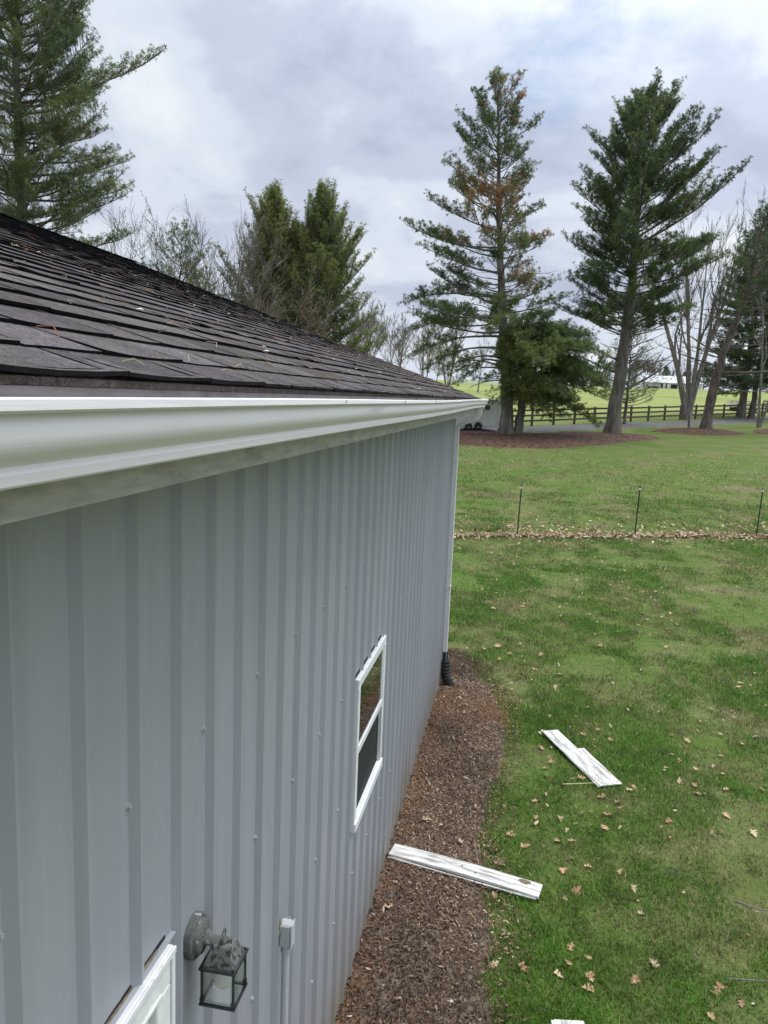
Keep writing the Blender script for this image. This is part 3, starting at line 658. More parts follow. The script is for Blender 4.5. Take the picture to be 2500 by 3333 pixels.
def grow_limb(rg, base, az, el0, el1, length, fol0, gap, acc, r0, tuft, secl=.34, drop=0.0, curve=.25, secgap=None):
    m = 8; t = np.linspace(0, 1, m); el = el0+(el1-el0)*t; azz = az+curve*rg.normal()*t
    d = np.stack([np.cos(el)*np.cos(azz), np.cos(el)*np.sin(azz), np.sin(el)], 1) + rg.normal(0, .05, (m, 3))
    pts = base+np.concatenate([[[0, 0, 0]], np.cumsum(d[:-1]*length/(m-1), 0)]); pts[:, 2] -= drop*length*t**2
    rr = r0*(1-.85*t)+.004
    acc['s0'].append(pts[:-1]); acc['s1'].append(pts[1:]); acc['r0'].append(rr[:-1]); acc['r1'].append(rr[1:])
    if fol0 >= 1: # dead limb: a few bare side twigs
        k = max(2, int(length*1.6)); ts = rg.uniform(.25, 1, k)
    else:
        sg = secgap or .135; k = max(3, int(length*(1-fol0)/sg)); ts = fol0+(1-fol0)*(np.arange(k)+rg.uniform(0, 1, k))/k; ts[-1] = 1
    B = np.stack([np.interp(ts, t, pts[:, i]) for i in range(3)], 1); T = unit(np.stack([np.interp(ts, t, d[:, i]) for i in range(3)], 1))
    side = np.where(rg.random(k) < .5, 1, -1); an = side*rg.uniform(.5, 1.15, k)*(ts < .97); ca, sa = np.cos(an), np.sin(an)
    sd = np.stack([T[:, 0]*ca-T[:, 1]*sa, T[:, 0]*sa+T[:, 1]*ca, T[:, 2]+rg.uniform(.0, .45, k)], 1); sd = unit(sd)
    sl_ = (secl*(1-ts)*length*rg.uniform(.6, 1.1, k)+rg.uniform(.25, .55, k))
    if fol0 >= 1: sl_ = rg.uniform(.3, 1.0, k)
    E = B+sd*sl_[:, None]
    acc['s0'].append(B); acc['s1'].append(E); acc['r0'].append(np.full(k, .010+.0015*length)); acc['r1'].append(np.full(k, .006))
    if fol0 >= 1: return
    nt_ = np.maximum(2, (sl_/gap).astype(int)+1); idx = np.repeat(np.arange(k), nt_); n = len(idx)
    f = rg.uniform(.3, 1.05, n); f[np.cumsum(nt_)-1] = 1.0
    p = B[idx]+sd[idx]*(sl_[idx]*f)[:, None]; lat = unit(unit(rg.normal(0, 1, (n, 3)))+sd[idx]*.9+np.array([0, 0, .35]))
    tl = rg.uniform(.06, .26, n)*(tuft/.17); q = p+lat*tl[:, None]
    acc['s0'].append(p); acc['s1'].append(q); acc['r0'].append(np.full(n, .007)); acc['r1'].append(np.full(n, .004))
    acc['tp'].append(q); acc['td'].append(unit(lat+np.array([0, 0, .25])))
def new_acc(): return {k: [] for k in ('s0', 's1', 'r0', 'r1', 'tp', 'td')}
def pine(name, loc, stems, label, group, seed, tintf=None, warm=0.0, tuft=.20, nn=15, bark='bark', extra=None, sides=8, cat='tree', width=.055, density=1.0):
    """stems: list of dict(path=[(dx,dy,z)...], r, prof=[(h, left, right)], whorl, per, el=(low,top), fol, gap, dead=(h0,h1,n,len))"""
    rg = np.random.default_rng(seed); root = thing(name, loc, label, cat, group); acc = new_acc(); tb = MB()
    for st in stems:
        P = np.array(st['path'], float); z = np.linspace(P[0, 2], P[-1, 2], 26)
        ax = np.stack([np.interp(z, P[:, 2], P[:, 0]), np.interp(z, P[:, 2], P[:, 1]), z], 1)
        k_ = np.ones(5)/5; ax[:, :2] = np.stack([np.convolve(np.pad(ax[:, i], 2, 'edge'), k_, 'valid') for i in (0, 1)], 1)
        ax[1:-1, :2] += rg.normal(0, .03, (24, 2)); tt = (z-z[0])/(z[-1]-z[0])
        rr = st['r']*((1-tt)**.85*.94+.03); rr[0] *= 1.42; rr[1] *= 1.08
        tb.tube(ax, rr*(1+rg.normal(0, .04, 26)), 12)
        H = np.array(st['prof'], float); h = H[0, 0]
        ph = rg.uniform(0, 6)
        while h < H[-1, 0]:
            per = max(2, int(round(st['per']+rg.normal(0, 1.0)))); ph += 1.3; wf_ = rg.uniform(.80, 1.12)
            for j in range(per):
                a_ = ph+2*math.pi*j/per+rg.normal(0, .25); c = math.cos(a_)
                hh = h+rg.normal(0, .12); l_, r_ = np.interp(hh, H[:, 0], H[:, 1]), np.interp(hh, H[:, 0], H[:, 2])
                Lb = (l_ if c < 0 else r_)*abs(c)+(l_+r_)/2*(1-abs(c)); Lb *= rg.uniform(.58, 1.15)*wf_
                if rg.random() < st.get('skip', .06) or Lb < .2: continue
                u = min(1, max(0, (hh-H[0, 0])/(H[-1, 0]-H[0, 0]+1e-6))); e = st['el'][0]+(st['el'][1]-st['el'][0])*u**st.get('elp', 1.3)+rg.normal(0, .10)
                b = np.array([np.interp(hh, ax[:, 2], ax[:, 0]), np.interp(hh, ax[:, 2], ax[:, 1]), hh])
                grow_limb(rg, b, a_, e, e+st.get('up', .35), Lb, st.get('fol', .32)*rg.uniform(.7, 1.25), st.get('gap', .125)/density, acc, .013+.010*Lb, tuft, st.get('secl', .34), st.get('drop', 0), secgap=st.get('secgap'))
            h += st['whorl']*rg.uniform(.75, 1.25)*(1-.35*(h-H[0, 0])/(H[-1, 0]-H[0, 0]))
        if 'dead' in st:
            h0, h1, n, ln = st['dead']
            for j in range(n):
                hh = rg.uniform(h0, h1); b = np.array([np.interp(hh, ax[:, 2], ax[:, 0]), np.interp(hh, ax[:, 2], ax[:, 1]), hh])
                grow_limb(rg, b, rg.uniform(0, 6.28), rg.uniform(-.15, .45), rg.uniform(-.3, .7), ln*rg.uniform(.35, 1.1), 1.0, 1, acc, .035, tuft, curve=.6)
        for lim in st.get('limbs', []):
            hh, a_, e0, e1, Lb, fol, r_ = lim; b = np.array([np.interp(hh, ax[:, 2], ax[:, 0]), np.interp(hh, ax[:, 2], ax[:, 1]), hh])
            grow_limb(rg, b, a_, e0, e1, Lb, fol, st.get('gap', .125)/density, acc, r_, tuft, .42, curve=.15, secgap=st.get('secgap'))
    o = tb.build('trunk', M[bark], root); smooth_by_angle(o, 60)
    V, F = segs_mesh(np.concatenate(acc['s0']), np.concatenate(acc['s1']), np.concatenate(acc['r0']), np.concatenate(acc['r1']), 4)
    fast_mesh('branches', V, F, M[bark], root)
    TP, TD = np.concatenate(acc['tp']), np.concatenate(acc['td'])
    C = green_tint(TP, rg, warm) if tintf is None else tintf(TP, rg)
    V, F, col = tufts_mesh(TP, TD, tuft*rg.uniform(.75, 1.15, len(TP)), C, rg, nn, width)
    fast_mesh('crown', V, F, M['needle'], root, col); return root, len(TP)
def bare(name, loc, stems, label, group, seed, mat='twig', bark='bark_grey', levels=4, nch=(9, 7, 6, 4), ang=.62, up=.25, minr=.008, cat='tree', ratio=.52, leafbits=0):
    """stems: (direction xyz, length, radius)"""
    rg = np.random.default_rng(seed); root = thing(name, loc, label, cat, group)
    tb = MB(); S0, S1, A, B = [], [], [], []; tips = []
    def go(p, d, ln, r, lv):
        m = 9 if lv == 0 else (6 if lv == 1 else 4); pts = [p]; dd = d.copy()
        for i in range(m):
            dd = unit(dd+rg.normal(0, .045 if lv == 0 else .10, 3)+np.array([0, 0, up*.12*(lv > 0)])); pts.append(pts[-1]+dd*ln/m)
        pts = np.array(pts); tt = np.linspace(0, 1, m+1); rr = np.maximum(r*(1-tt*.82), minr)
        if lv == 0: rr[0] *= 1.35; tb.tube(pts, rr, 9)
        else: S0.append(pts[:-1]); S1.append(pts[1:]); A.append(rr[:-1]); B.append(rr[1:])
        if lv >= levels-1: tips.append(pts[-1]); return
        n = nch[lv]; ts = np.sort(rg.uniform(.30 if lv == 0 else .15, 1, n)); ts[-1] = 1
        for t in ts:
            q = np.array([np.interp(t, tt, pts[:, i]) for i in range(3)]); ax = unit(rg.normal(0, 1, 3)); ax = unit(ax-dd*(ax@dd))
            a_ = ang*rg.uniform(.5, 1.25)*(1 if t < .99 else .3); c = unit(dd*math.cos(a_)+ax*math.sin(a_)+np.array([0, 0, up*.5]))
            go(q, c, ln*ratio*rg.uniform(.65, 1.15)*(1.15-.45*t), max(minr, np.interp(t, tt, rr)*.62), lv+1)
    for d, ln, r in stems: go(np.array([0, 0, -.1])+np.array([d[0], d[1], 0])*.15, unit(np.array(d, float)), ln, r, 0)
    smooth_by_angle(tb.build('trunk', M[bark], root), 60)
    V, F = segs_mesh(np.concatenate(S0), np.concatenate(S1), np.concatenate(A), np.concatenate(B), 3); fast_mesh('branches', V, F, M[mat], root)
    if leafbits:
        TP = np.array(tips); TP = TP[rg.integers(0, len(TP), leafbits)]+rg.normal(0, .08, (leafbits, 3))
        V, F, col = tufts_mesh(TP, unit(rg.normal(0, 1, (leafbits, 3))), np.full(leafbits, .06), np.tile(np.array([[.19, .07, .05]]), (leafbits, 1)), rg, 3, .4)
        fast_mesh('buds', V, F, M['needle'], root, col)
    return root
def copy_tree(root, loc, rz, sc, label=None):
    r = root.copy(); COL.objects.link(r); r.location = loc; r.rotation_euler = (0, 0, rz); r.scale = (sc, sc, sc)
    if label: r['label'] = label
    for ch in root.children:
        c = ch.copy(); COL.objects.link(c); c.parent = r
    return r

# ------------------------------------------------------------------ the tall pines by the drive
PI = math.pi
def tint_browning(TP, rg):
    C = green_tint(TP, rg, .25); lo_ = TP[:, 2] < 7.4; C[lo_] = green_tint(TP[lo_], rg, 1.35)*1.1; pr = np.zeros(len(TP))
    for cx_, cz_, rx, rz_, am in ((-1.9, 14.6, 2.0, 1.3, .85), (1.9, 13.0, 1.3, 1.1, .8), (-2.6, 12.6, 1.6, .8, .6), (-.9, 21, 1.2, 1.2, .55), (.2, 10, 1.0, 1.2, .5)):
        pr = np.maximum(pr, am*np.exp(-(((TP[:, 0]-cx_)/rx)**2+((TP[:, 2]-cz_)/rz_)**2)))
    br = rg.random(len(TP)) < pr; C[br] = np.array([.40, .20, .10])*rg.uniform(.7, 1.35, (br.sum(), 1)); return C
x1, y1 = -.10, 50.3
pine('pine_tree', (x1, y1, G(x1, y1)), [
    dict(path=[(0, 0, -.1), (-.45, 0, 4), (-1.0, 0, 9), (-1.5, .1, 14), (-2.0, .1, 21.3)], r=.40, whorl=.62, per=4.4, el=(-.02, .80), elp=1.5, up=.42, fol=.36,
         prof=[(6.6, 5.2, 2.8), (8.5, 6.4, 3.4), (10, 5.2, 3.4), (12.2, 5.6, 3.2), (14.5, 5.0, 2.3), (16.5, 4.0, 2.2), (18.0, 3.3, 2.5), (19.4, 2.1, 2.2), (20.5, 1.1, 1.3), (21.3, .4, .5)], skip=.09, gap=.115,
         dead=(3.8, 10.5, 34, 3.4), limbs=[(8.8, PI, .1, -.35, 6.4, .45, .08), (7.4, PI+.35, .1, -.5, 6.2, .42, .08), (6.4, PI-.3, .05, -.5, 6.6, .42, .08), (5.6, PI+.1, .1, -.7, 5.0, .4, .08), (4.8, PI-.5, .15, -.7, 4.0, .35, .07), (5.0, PI+.5, .2, -.8, 4.4, .4, .07), (4.3, PI+.1, .2, -.9, 3.2, .4, .06), (3.6, PI-.3, .1, -.6, 2.6, 1, .05), (4.4, PI-.1, .3, -.5, 4.6, 1, .06)]),
    dict(path=[(.62, .2, -.1), (.75, .2, 3), (.55, .2, 6.6)], r=.34, whorl=.30, per=6.4, el=(-.15, .42), up=-.30, fol=.20, gap=.10, secgap=.105,
         prof=[(2.7, .4, 3.4), (3.6, .7, 5.6), (4.6, 1.2, 6.2), (5.6, 1.4, 5.2), (6.6, .9, 2.8)], skip=.12, drop=.12, secl=.46),
    dict(path=[(-.45, -.3, -.1), (-.35, -.25, 2.2), (-.45, -.2, 4.2)], r=.30, whorl=.6, per=3, el=(-.2, .1), up=-.3, fol=.4, gap=.13, secgap=.16, prof=[(2.6, .7, .9), (3.2, 1.3, 1.0), (4.2, 1.6, 1.0)], drop=.10)],
    'tall pine with rust brown patches on three joined trunks beside the white trailer', 'pines along the drive', 101, tint_browning, bark='bark')
x2, y2 = 6.9, 55.8
pine('pine_tree', (x2, y2, G(x2, y2)), [
    dict(path=[(0, 0, -.1), (.25, 0, 4), (.55, 0, 9), (.45, 0, 14), (.3, 0, 21.9)], r=.52, whorl=.52, per=4.8, el=(.08, .92), elp=1.2, up=.36, fol=.30,
         prof=[(7.0, 5.0, 4.4), (8.5, 5.6, 5.0), (10.5, 4.6, 6.0), (12, 4.0, 7.0), (13.5, 5.2, 7.2), (15, 5.6, 6.4), (16.0, 4.0, 4.2), (17.2, 4.2, 5.0), (18.8, 3.3, 4.2), (20.2, 2.1, 2.7), (21.2, 1.2, 1.4), (21.9, .4, .5)], skip=.07, gap=.105,
         dead=(4.6, 9, 30, 3.6), limbs=[(3.0, .1, .5, .75, 4.4, 1, .11), (3.4, .3, .45, .95, 3.6, 1, .09), (4.2, PI-.2, .3, .7, 4.2, 1, .08), (5.0, PI+.3, .4, .2, 4.6, 1, .07), (4.4, -.2, .2, .5, 4.0, 1, .08)])],
    'tall dense dark green pine with one straight grey trunk between two others', 'pines along the drive', 202, warm=.05, width=.055)
x3, y3 = 14.69, 63.0
pine('pine_tree', (x3, y3, G(x3, y3)), [
    dict(path=[(0, 0, -.1), (.25, 0, 3), (.7, 0, 6), (1.9, .1, 10), (2.3, .2, 13), (2.7, .2, 16.5)], r=.44, whorl=.6, per=4.2, el=(0, .9), up=.35, fol=.34,
         prof=[(8.5, 1.6, 4.5), (11, 1.8, 4.5), (13, 1.7, 4), (15, 1.0, 2.2), (16.5, .4, .5)], gap=.15,
         dead=(3.2, 12, 46, 4.6), limbs=[(4.4, .2, .1, .15, 7.5, .75, .09), (4.6, -.3, .0, .25, 6.5, .7, .09), (4.9, PI-.2, .35, .3, 5.0, 1, .07), (5.8, PI+.3, .4, .5, 5.5, 1, .07), (3.6, .5, -.2, .3, 6, .7, .06), (6.2, .0, .25, .1, 6.5, .6, .07)])],
    'leaning pine with reddish knotty trunk and many dead bare limbs', 'pines along the drive', 303, warm=-.4, bark='bark_red')
x4, y4 = 22.3, 83.0
pine('pine_tree', (x4, y4, G(x4, y4)), [
    dict(path=[(0, 0, -.1), (.2, 0, 6), (.4, 0, 14), (.4, 0, 18.5)], r=.42, whorl=.50, per=5.2, el=(-.12, .8), up=.22, fol=.15, gap=.16, secgap=.17,
         prof=[(2.9, 5.0, 6), (6, 5.4, 6), (9, 4.6, 6), (12, 3.8, 5), (15, 2.8, 3.6), (18.5, .4, .5)], skip=.02),
    dict(path=[(1.1, .3, -.1), (1.4, .3, 6), (1.9, .2, 13)], r=.33, whorl=.7, per=3.5, el=(-.05, .6), up=.2, fol=.3, gap=.26, secgap=.3, prof=[(4, 2, 5), (8, 2, 5), (13, .6, 2.4)])],
    'very dark dense pine on two pale trunks at the right edge, beyond the drive', 'pines along the drive', 404, warm=-.8, tuft=.22, nn=12, width=.08)
xs, ysm = 9.0, 66.5
pine('pine_tree', (xs, ysm, G(xs, ysm)), [dict(path=[(0, 0, -.1), (.1, 0, 4), (0, 0, 7.8)], r=.15, whorl=.42, per=4.6, el=(.1, .9), up=.3, fol=.2, gap=.2, secgap=.24, prof=[(1.7, 2.4, 2.6), (3, 2.7, 2.9), (5, 2.0, 2.2), (6.8, 1.0, 1.1), (7.8, .2, .2)])],
     'small young green pine half hidden behind the straight grey pine trunk', None, 505, warm=.3, tuft=.19, nn=8)
# behind the roof
xl, yl = -24.6, 36.0
pine('pine_tree', (xl, yl, G(xl, yl)), [
    dict(path=[(0, 0, -.1), (.1, 0, 8), (-.1, 0, 16), (0, 0, 28)], r=.40, whorl=.66, per=5.6, el=(-.02, .75), up=.5, fol=.24, gap=.115, secgap=.105,
         prof=[(6.5, 4.5, 4.6), (9.5, 5, 5.4), (11, 5, 5.8), (13.5, 5, 5.0), (15.5, 5, 6.0), (17.5, 5, 6.2), (19, 5, 5.4), (21, 5, 4.6), (23, 4, 4.4), (26, 2.4, 2.4), (28, .4, .4)], skip=.10, secl=.38, dead=(7, 15, 14, 3.0),
         limbs=[(12.5, -.25, .55, .45, 6.3, .45, .10), (10.2, -.1, .45, .3, 5.6, .4, .09), (15.8, -.35, .42, .55, 6.2, .4, .08)])],
    'big feathery pine behind the roof, its top cut off by the picture edge', 'pines behind the building', 606, warm=.75, tuft=.165, width=.05, nn=13)
xp, yp = -16.8, 57.0
pine('pine_tree', (xp, yp, G(xp, yp)), [
    dict(path=[(-1.2, 0, -.1), (-1.5, 0, 8), (-1.6, 0, 15.8)], r=.34, whorl=.42, per=5.6, el=(.25, 1.25), elp=.8, up=.35, fol=.14, gap=.14, secgap=.15, prof=[(3.5, 4.2, 4.5), (7, 5.2, 4.5), (10, 4.9, 3.4), (12.5, 3.8, 2.6), (14.4, 2.6, 1.8), (15.8, .7, .7)], skip=.02, secl=.36),
    dict(path=[(1.0, 0, -.1), (1.6, 0, 8), (1.9, 0, 16.2)], r=.34, whorl=.42, per=5.6, el=(.2, 1.25), elp=.8, up=.35, fol=.14, gap=.14, secgap=.15, prof=[(3.5, 4.0, 6.2), (6, 4, 6.4), (9, 3.4, 5.2), (11.5, 2.6, 4.6), (13.6, 1.8, 3.4), (15.0, 1.2, 1.8), (16.2, .4, .5)], skip=.04, secl=.3),
    dict(path=[(.1, -.3, -.1), (.2, -.3, 7), (.2, -.3, 13.6)], r=.2, whorl=.45, per=5, el=(.2, 1.2), elp=.8, up=.35, fol=.15, gap=.14, secgap=.15, prof=[(5, 3.5, 3.5), (9, 3, 3), (11.5, 2.2, 2.2), (13.6, .5, .5)], skip=.03, secl=.34)],
    'broad bushy twin topped yellow green pine rising behind the roof slope', 'pines behind the building', 707, warm=1.7, tuft=.20, nn=13, width=.06)
xq, yq = -18.6, 41.0
pine('pine_tree', (xq, yq, G(xq, yq)), [dict(path=[(0, 0, -.1), (0, 0, 5), (.2, 0, 11.2)], r=.16, whorl=.55, per=4.4, el=(.1, .8), up=.3, fol=.25, gap=.19, secgap=.22, prof=[(4, 2.6, 2.6), (7, 2.6, 2.4), (9.5, 1.7, 1.5), (11.2, .2, .2)], skip=.18)],
     'small pine just showing above the roof ridge end below the big feathery pine', 'pines behind the building', 808, warm=.2)
# bare trees
bare('bare_tree', (-20.4, 40, G(-20.4, 40)), [((.14, 0, 1), 9.4, .15), ((-.2, .1, 1), 9.0, .13), ((.28, -.1, 1), 8.8, .12)], 'leafless tree with reddish buds above the left roof ridge', 'bare trees behind the building', 11, leafbits=500, minr=.009)
bare('bare_tree', (-17.6, 45, G(-17.6, 45)), [((.06, 0, 1), 9.6, .17), ((-.10, 0, 1), 9.8, .15), ((.17, 0, 1), 9.2, .14), ((-.20, .1, 1), 9.3, .12)], 'wide fan of pale bare twigs between the feathery pine and the bushy pine', 'bare trees behind the building', 12, nch=(11, 8, 6, 4), ang=.5, minr=.009)
bare('bare_tree', (-14.2, 47.5, G(-14.2, 47.5)), [((-.1, 0, 1), 7.2, .14), ((.25, 0, 1), 6.8, .12), ((-.32, 0, 1), 7.0, .11)], 'brownish tangle of bare twigs in front of the bushy pine', 'bare trees behind the building', 13, mat='twig_brown', nch=(11, 8, 7, 4), ang=.75, minr=.010)
bare('bare_tree', (15.8, 76.2, G(15.8, 76.2)), [((-.20, 0, 1), 14.5, .33), ((-.04, .05, 1), 15.5, .27), ((.28, 0, 1), 15, .30), ((.13, -.06, 1), 14.5, .24)], 'tall leafless tree with several pale trunks fanning from one base', 'bare trees along the drive', 14, nch=(10, 7, 6, 4), ang=.42, minr=.011, up=.35, ratio=.46)
bare('sapling', (13.75, 64.2, G(13.75, 64.2)), [((-.06, 0, 1), 7.5, .085)], 'slim young tree with a thin straight trunk left of the leaning pine', None, 15, nch=(8, 5, 4, 3), ang=.5, minr=.008, levels=3)
bare('bare_tree', (20.5, 70, G(20.5, 70)), [((-.05, 0, 1), 13.5, .13), ((.18, 0, 1), 13, .12)], 'thin leafless tree with upright twigs at the right picture edge', 'bare trees along the drive', 16, nch=(12, 7, 5, 4), ang=.38, minr=.010, up=.4)
# distant bare wood, left of the pines, and trees behind the far barn
wl = ['bare grey tree in the distant wood left of the browning pine', 'distant bare tree on the skyline behind the far barn']
wood = [bare('bare_tree', (-17, 105, G(-17, 105)), [((.05, 0, 1), 8.5, .16), ((-.2, .1, 1), 7.6, .13)], wl[0], 'bare trees of the distant wood', 21, mat='twig', nch=(11, 8, 6, 4), minr=.016, ang=.6),
        bare('bare_tree', (-14, 112, G(-14, 112)), [((.0, 0, 1), 9.0, .17)], wl[0], 'bare trees of the distant wood', 22, mat='twig_brown', nch=(12, 8, 6, 4), minr=.016, ang=.7)]
rw = np.random.default_rng(5)
for i, (x, y) in enumerate([(-20, 99), (-19.2, 121), (-15.4, 124), (-11.4, 120), (-9.8, 106), (-7, 127), (-23, 109), (-26, 117), (-3, 138), (-15, 136), (-30, 104), (2, 146)]):
    copy_tree(wood[i % 2], (x, y, G(x, y)), rw.uniform(0, 6), rw.uniform(.6, 1.2), wl[0])
far = bare('bare_tree', (60, 372, G(60, 372)), [((.05, 0, 1), 10, .3), ((-.2, 0, 1), 9, .25)], wl[1], 'bare trees behind the far barn', 23, mat='twig_brown', nch=(10, 7, 6, 3), minr=.05, ang=.65)
for x, y in [(50, 380), (57, 390), (66, 378), (73, 385), (80, 392), (45, 392), (88, 380), (98, 388), (38, 385), (106, 384), (118, 390)]: copy_tree(far, (x, y, G(x, y)), rw.uniform(0, 6), rw.uniform(.7, 1.15), wl[1])
fp, _ = pine('pine_tree', (32, 352, G(32, 352)), [dict(path=[(0, 0, 0), (0, 0, 6), (0, 0, 12)], r=.25, whorl=.9, per=4.5, el=(0, .7), up=.2, fol=.15, gap=.7, secgap=.6, prof=[(1, 3.4, 3.4), (4, 3.4, 3.4), (8, 2.2, 2.2), (12, .2, .2)])], 'small distant dark evergreen on the skyline near the far barn', 'evergreens on the skyline', 909, warm=-.2, tuft=.65, nn=8, width=.2)
for x, y, s_ in [(36, 360, .8), (22, 356, 1.0), (47, 362, .8), (62, 366, .75), (78, 364, .9), (14, 366, .9), (92, 360, 1.0), (8, 372, .8)]: copy_tree(fp, (x, y, G(x, y)), rw.uniform(0, 6), s_)

# ------------------------------------------------------------------ board fence across the drive, far fence, barn, trailer
bf = thing('board_fence', (0, 0, 0), 'dark brown three rail board fence between the drive and the pale field', 'fence')
fd = np.array([19.13, 21.04]); fd /= np.linalg.norm(fd); f0 = np.array([1.41, 60.56]); NPOST = 34; FS = 2.55
fpts = [f0+fd*FS*(i-14) for i in range(NPOST)]
rf = np.random.default_rng(3); pp = None
for p in fpts:
    if pp is None:
        mb = MB(); mb.box((-.075, -.075, -.1), (.075, .075, 1.36), bev=.012); o = mb.build('post', M['fence_wood'], bf); pp = o
    else: o = pp.copy(); COL.objects.link(o); o.parent = bf
    o.location = (p[0], p[1], G(*p)); o.rotation_euler = (rf.normal(0, .015), rf.normal(0, .015), math.atan2(fd[1], fd[0]))
nrm = np.array([fd[1], -fd[0]])*.095
for i in range(NPOST-1):
    a, b = fpts[i]+nrm, fpts[i+1]+nrm
    for h in (.40, .80, 1.20):
        mb = MB(); za, zb_ = G(*a)+h+rf.normal(0, .012), G(*b)+h+rf.normal(0, .012); t = .016; n2 = np.array([fd[1], -fd[0]])*t
        ee = fd*.004
        v = []
        for q, z in ((a+ee, za), (b-ee, zb_)):
            v += [(q[0]-n2[0], q[1]-n2[1], z-.072), (q[0]+n2[0], q[1]+n2[1], z-.072), (q[0]+n2[0], q[1]+n2[1], z+.072), (q[0]-n2[0], q[1]-n2[1], z+.072)]
        mb.add(v, [(0, 1, 2, 3), (7, 6, 5, 4), (0, 4, 5, 1), (1, 5, 6, 2), (2, 6, 7, 3), (3, 7, 4, 0)]); o = mb.build('rail', M['fence_wood'], bf)
        if i*3 >= 99: pass
wf = thing('white_fence', (-8, 224, G(0, 224)), 'white horizontal rail fence far behind the browning pine', 'fence')
wm = plain('white_paint', (.80, .81, .82), .5)
for i in range(18):
    mb = MB(); x = -14+i*2.2; mb.box((x-.09, -.09, -.1), (x+.09, .09, 1.5), bev=.02); mb.build('post', wm, wf)
for h in (.35, .75, 1.15, 1.42): mb = MB(); mb.box((-14.2, -.14, h-.08), (-14+17*2.2+.2, -.0905, h+.08)); mb.build('rail', wm, wf)
BX, BY = 51.4, 350.0
fb = thing('farm_barn', (BX, BY, G(BX, BY)-.1), 'long low pale barn with weathered grey roof and open dark bays on the skyline', 'barn')
tin = noisy('pale_tin_roof', (.42, .42, .44), (.62, .62, .64), .6, .5, 6); tinw = noisy('pale_barn_wall', (.55, .58, .62), (.68, .70, .72), .8, .6); dk = plain('barn_shadow_opening', (.03, .03, .033), .9)
mb = MB(); W_ = 23
mb.box((0, 0, 0), (W_, 9, 2.7)); mb.build('wall', tinw, fb)
mb = MB(); mb.add([(-.4, -.7, 2.55), (W_+.4, -.7, 2.55), (W_+.4, 4.5, 5.6), (-.4, 4.5, 5.6), (W_+.4, 9.7, 2.55), (-.4, 9.7, 2.55)], [(0, 1, 2, 3), (3, 2, 4, 5), (1, 4, 2), (0, 3, 5)]); mb.add([(-.4, -.72, 2.30), (W_+.4, -.72, 2.30), (W_+.4, -.72, 2.55), (-.4, -.72, 2.55)], [(0, 1, 2, 3)]); mb.build('roof', tin, fb)
for a, b, z0, z1 in ((6.2, 7.0, 0, 2.2), (8.2, 8.7, 0, 2.3), (10.3, 13.0, 0, 1.9), (17.5, 20.5, 0, 2.1), (.6, 5.4, 0, .8)): mb = MB(); mb.box((a, -.06, z0), (b, -.01, z1)); mb.build('opening', dk, fb)
for a, b in ((7.1, 8.1), (8.8, 10.2)): mb = MB(); mb.box((a, -.09, .9), (b, -.065, 2.2)); mb.build('window', plain('white_shutter', (.8, .8, .82), .5), fb)
for x, y, w_, h_ in ((26.5, 330, 5.2, 2.6), (36.0, 338, 4.2, 2.4)):
    sd = thing('shed', (x, y, G(x, y)-.1), 'small dark run-in shed left of the straight pine on the skyline' if x < 30 else 'small grey shed behind the straight pine trunk on the skyline', 'shed', 'sheds on the skyline')
    mb = MB(); mb.box((0, 0, 0), (w_, 3.5, h_)); mb.build('wall', dk if x < 30 else tinw, sd)
    mb = MB(); mb.add([(-.3, -.5, h_+.25), (w_+.3, -.5, h_+.25), (w_+.3, 3.9, h_-.1), (-.3, 3.9, h_-.1), (-.3, -.5, h_+.4), (w_+.3, -.5, h_+.4), (w_+.3, 3.9, h_+.05), (-.3, 3.9, h_+.05)], [(3, 2, 1, 0), (4, 5, 6, 7), (0, 1, 5, 4), (1, 2, 6, 5), (2, 3, 7, 6), (3, 0, 4, 7)]); mb.build('roof', tin, sd)
# pale railed hay wagon and a brown crate-like cart in the pasture
wg = thing('hay_wagon', (24.2, 95.2, G(24.2, 95.2)), 'pale railed wagon standing in the pasture behind the board fence', 'wagon')
greyw = noisy('bleached_wood', (.40, .39, .36), (.62, .61, .58), 3, .8)
mb = MB(); mb.box((0, 0, .42), (3.3, 1.6, .52)); mb.build('bed', greyw, wg)
for yy in (0.05, 1.55):
    for h in (.72, .95, 1.15): mb = MB(); mb.box((0, yy-.02, h-.06), (3.3, yy+.02, h+.06)); mb.build('rail', greyw, wg)
    for x in (.06, 1.1, 2.2, 3.24): mb = MB(); mb.box((x-.045, yy-.075, .52), (x+.045, yy-.0205, 1.22)); mb.build('post', greyw, wg)
for x in (.6, 2.7):
    for yy in (.05, 1.55): mb = MB(); mb.tube([(x, yy-.08, .26), (x, yy-.05, .26), (x, yy+.05, .26), (x, yy+.08, .26)], [.2, .27, .27, .2], 18); mb.build('wheel', M['rubber'], wg)
ct = thing('wooden_cart', (28.0, 96.0, G(28, 96)), 'brown slatted cart beside the pale wagon behind the two pale trunks', 'cart')
mb = MB(); mb.box((0, 0, .35), (3.6, 1.7, .45)); mb.build('bed', M['bark_grey'], ct)
for h in (.62, .92, 1.22): mb = MB(); mb.box((0, 0, h-.09), (3.6, .05, h+.09)); mb.build('slat', M['bark_grey'], ct)
for x in (.05, 1.2, 2.4, 3.55): mb = MB(); mb.box((x-.05, .051, .45), (x+.05, .13, 1.34)); mb.build('post', M['bark_grey'], ct)
for x in (.7, 2.9):
    mb = MB(); mb.tube([(x, -.1, .27), (x, -.07, .27), (x, .03, .27), (x, .06, .27)], [.2, .27, .27, .2], 18); mb.build('wheel', M['rubber'], ct)
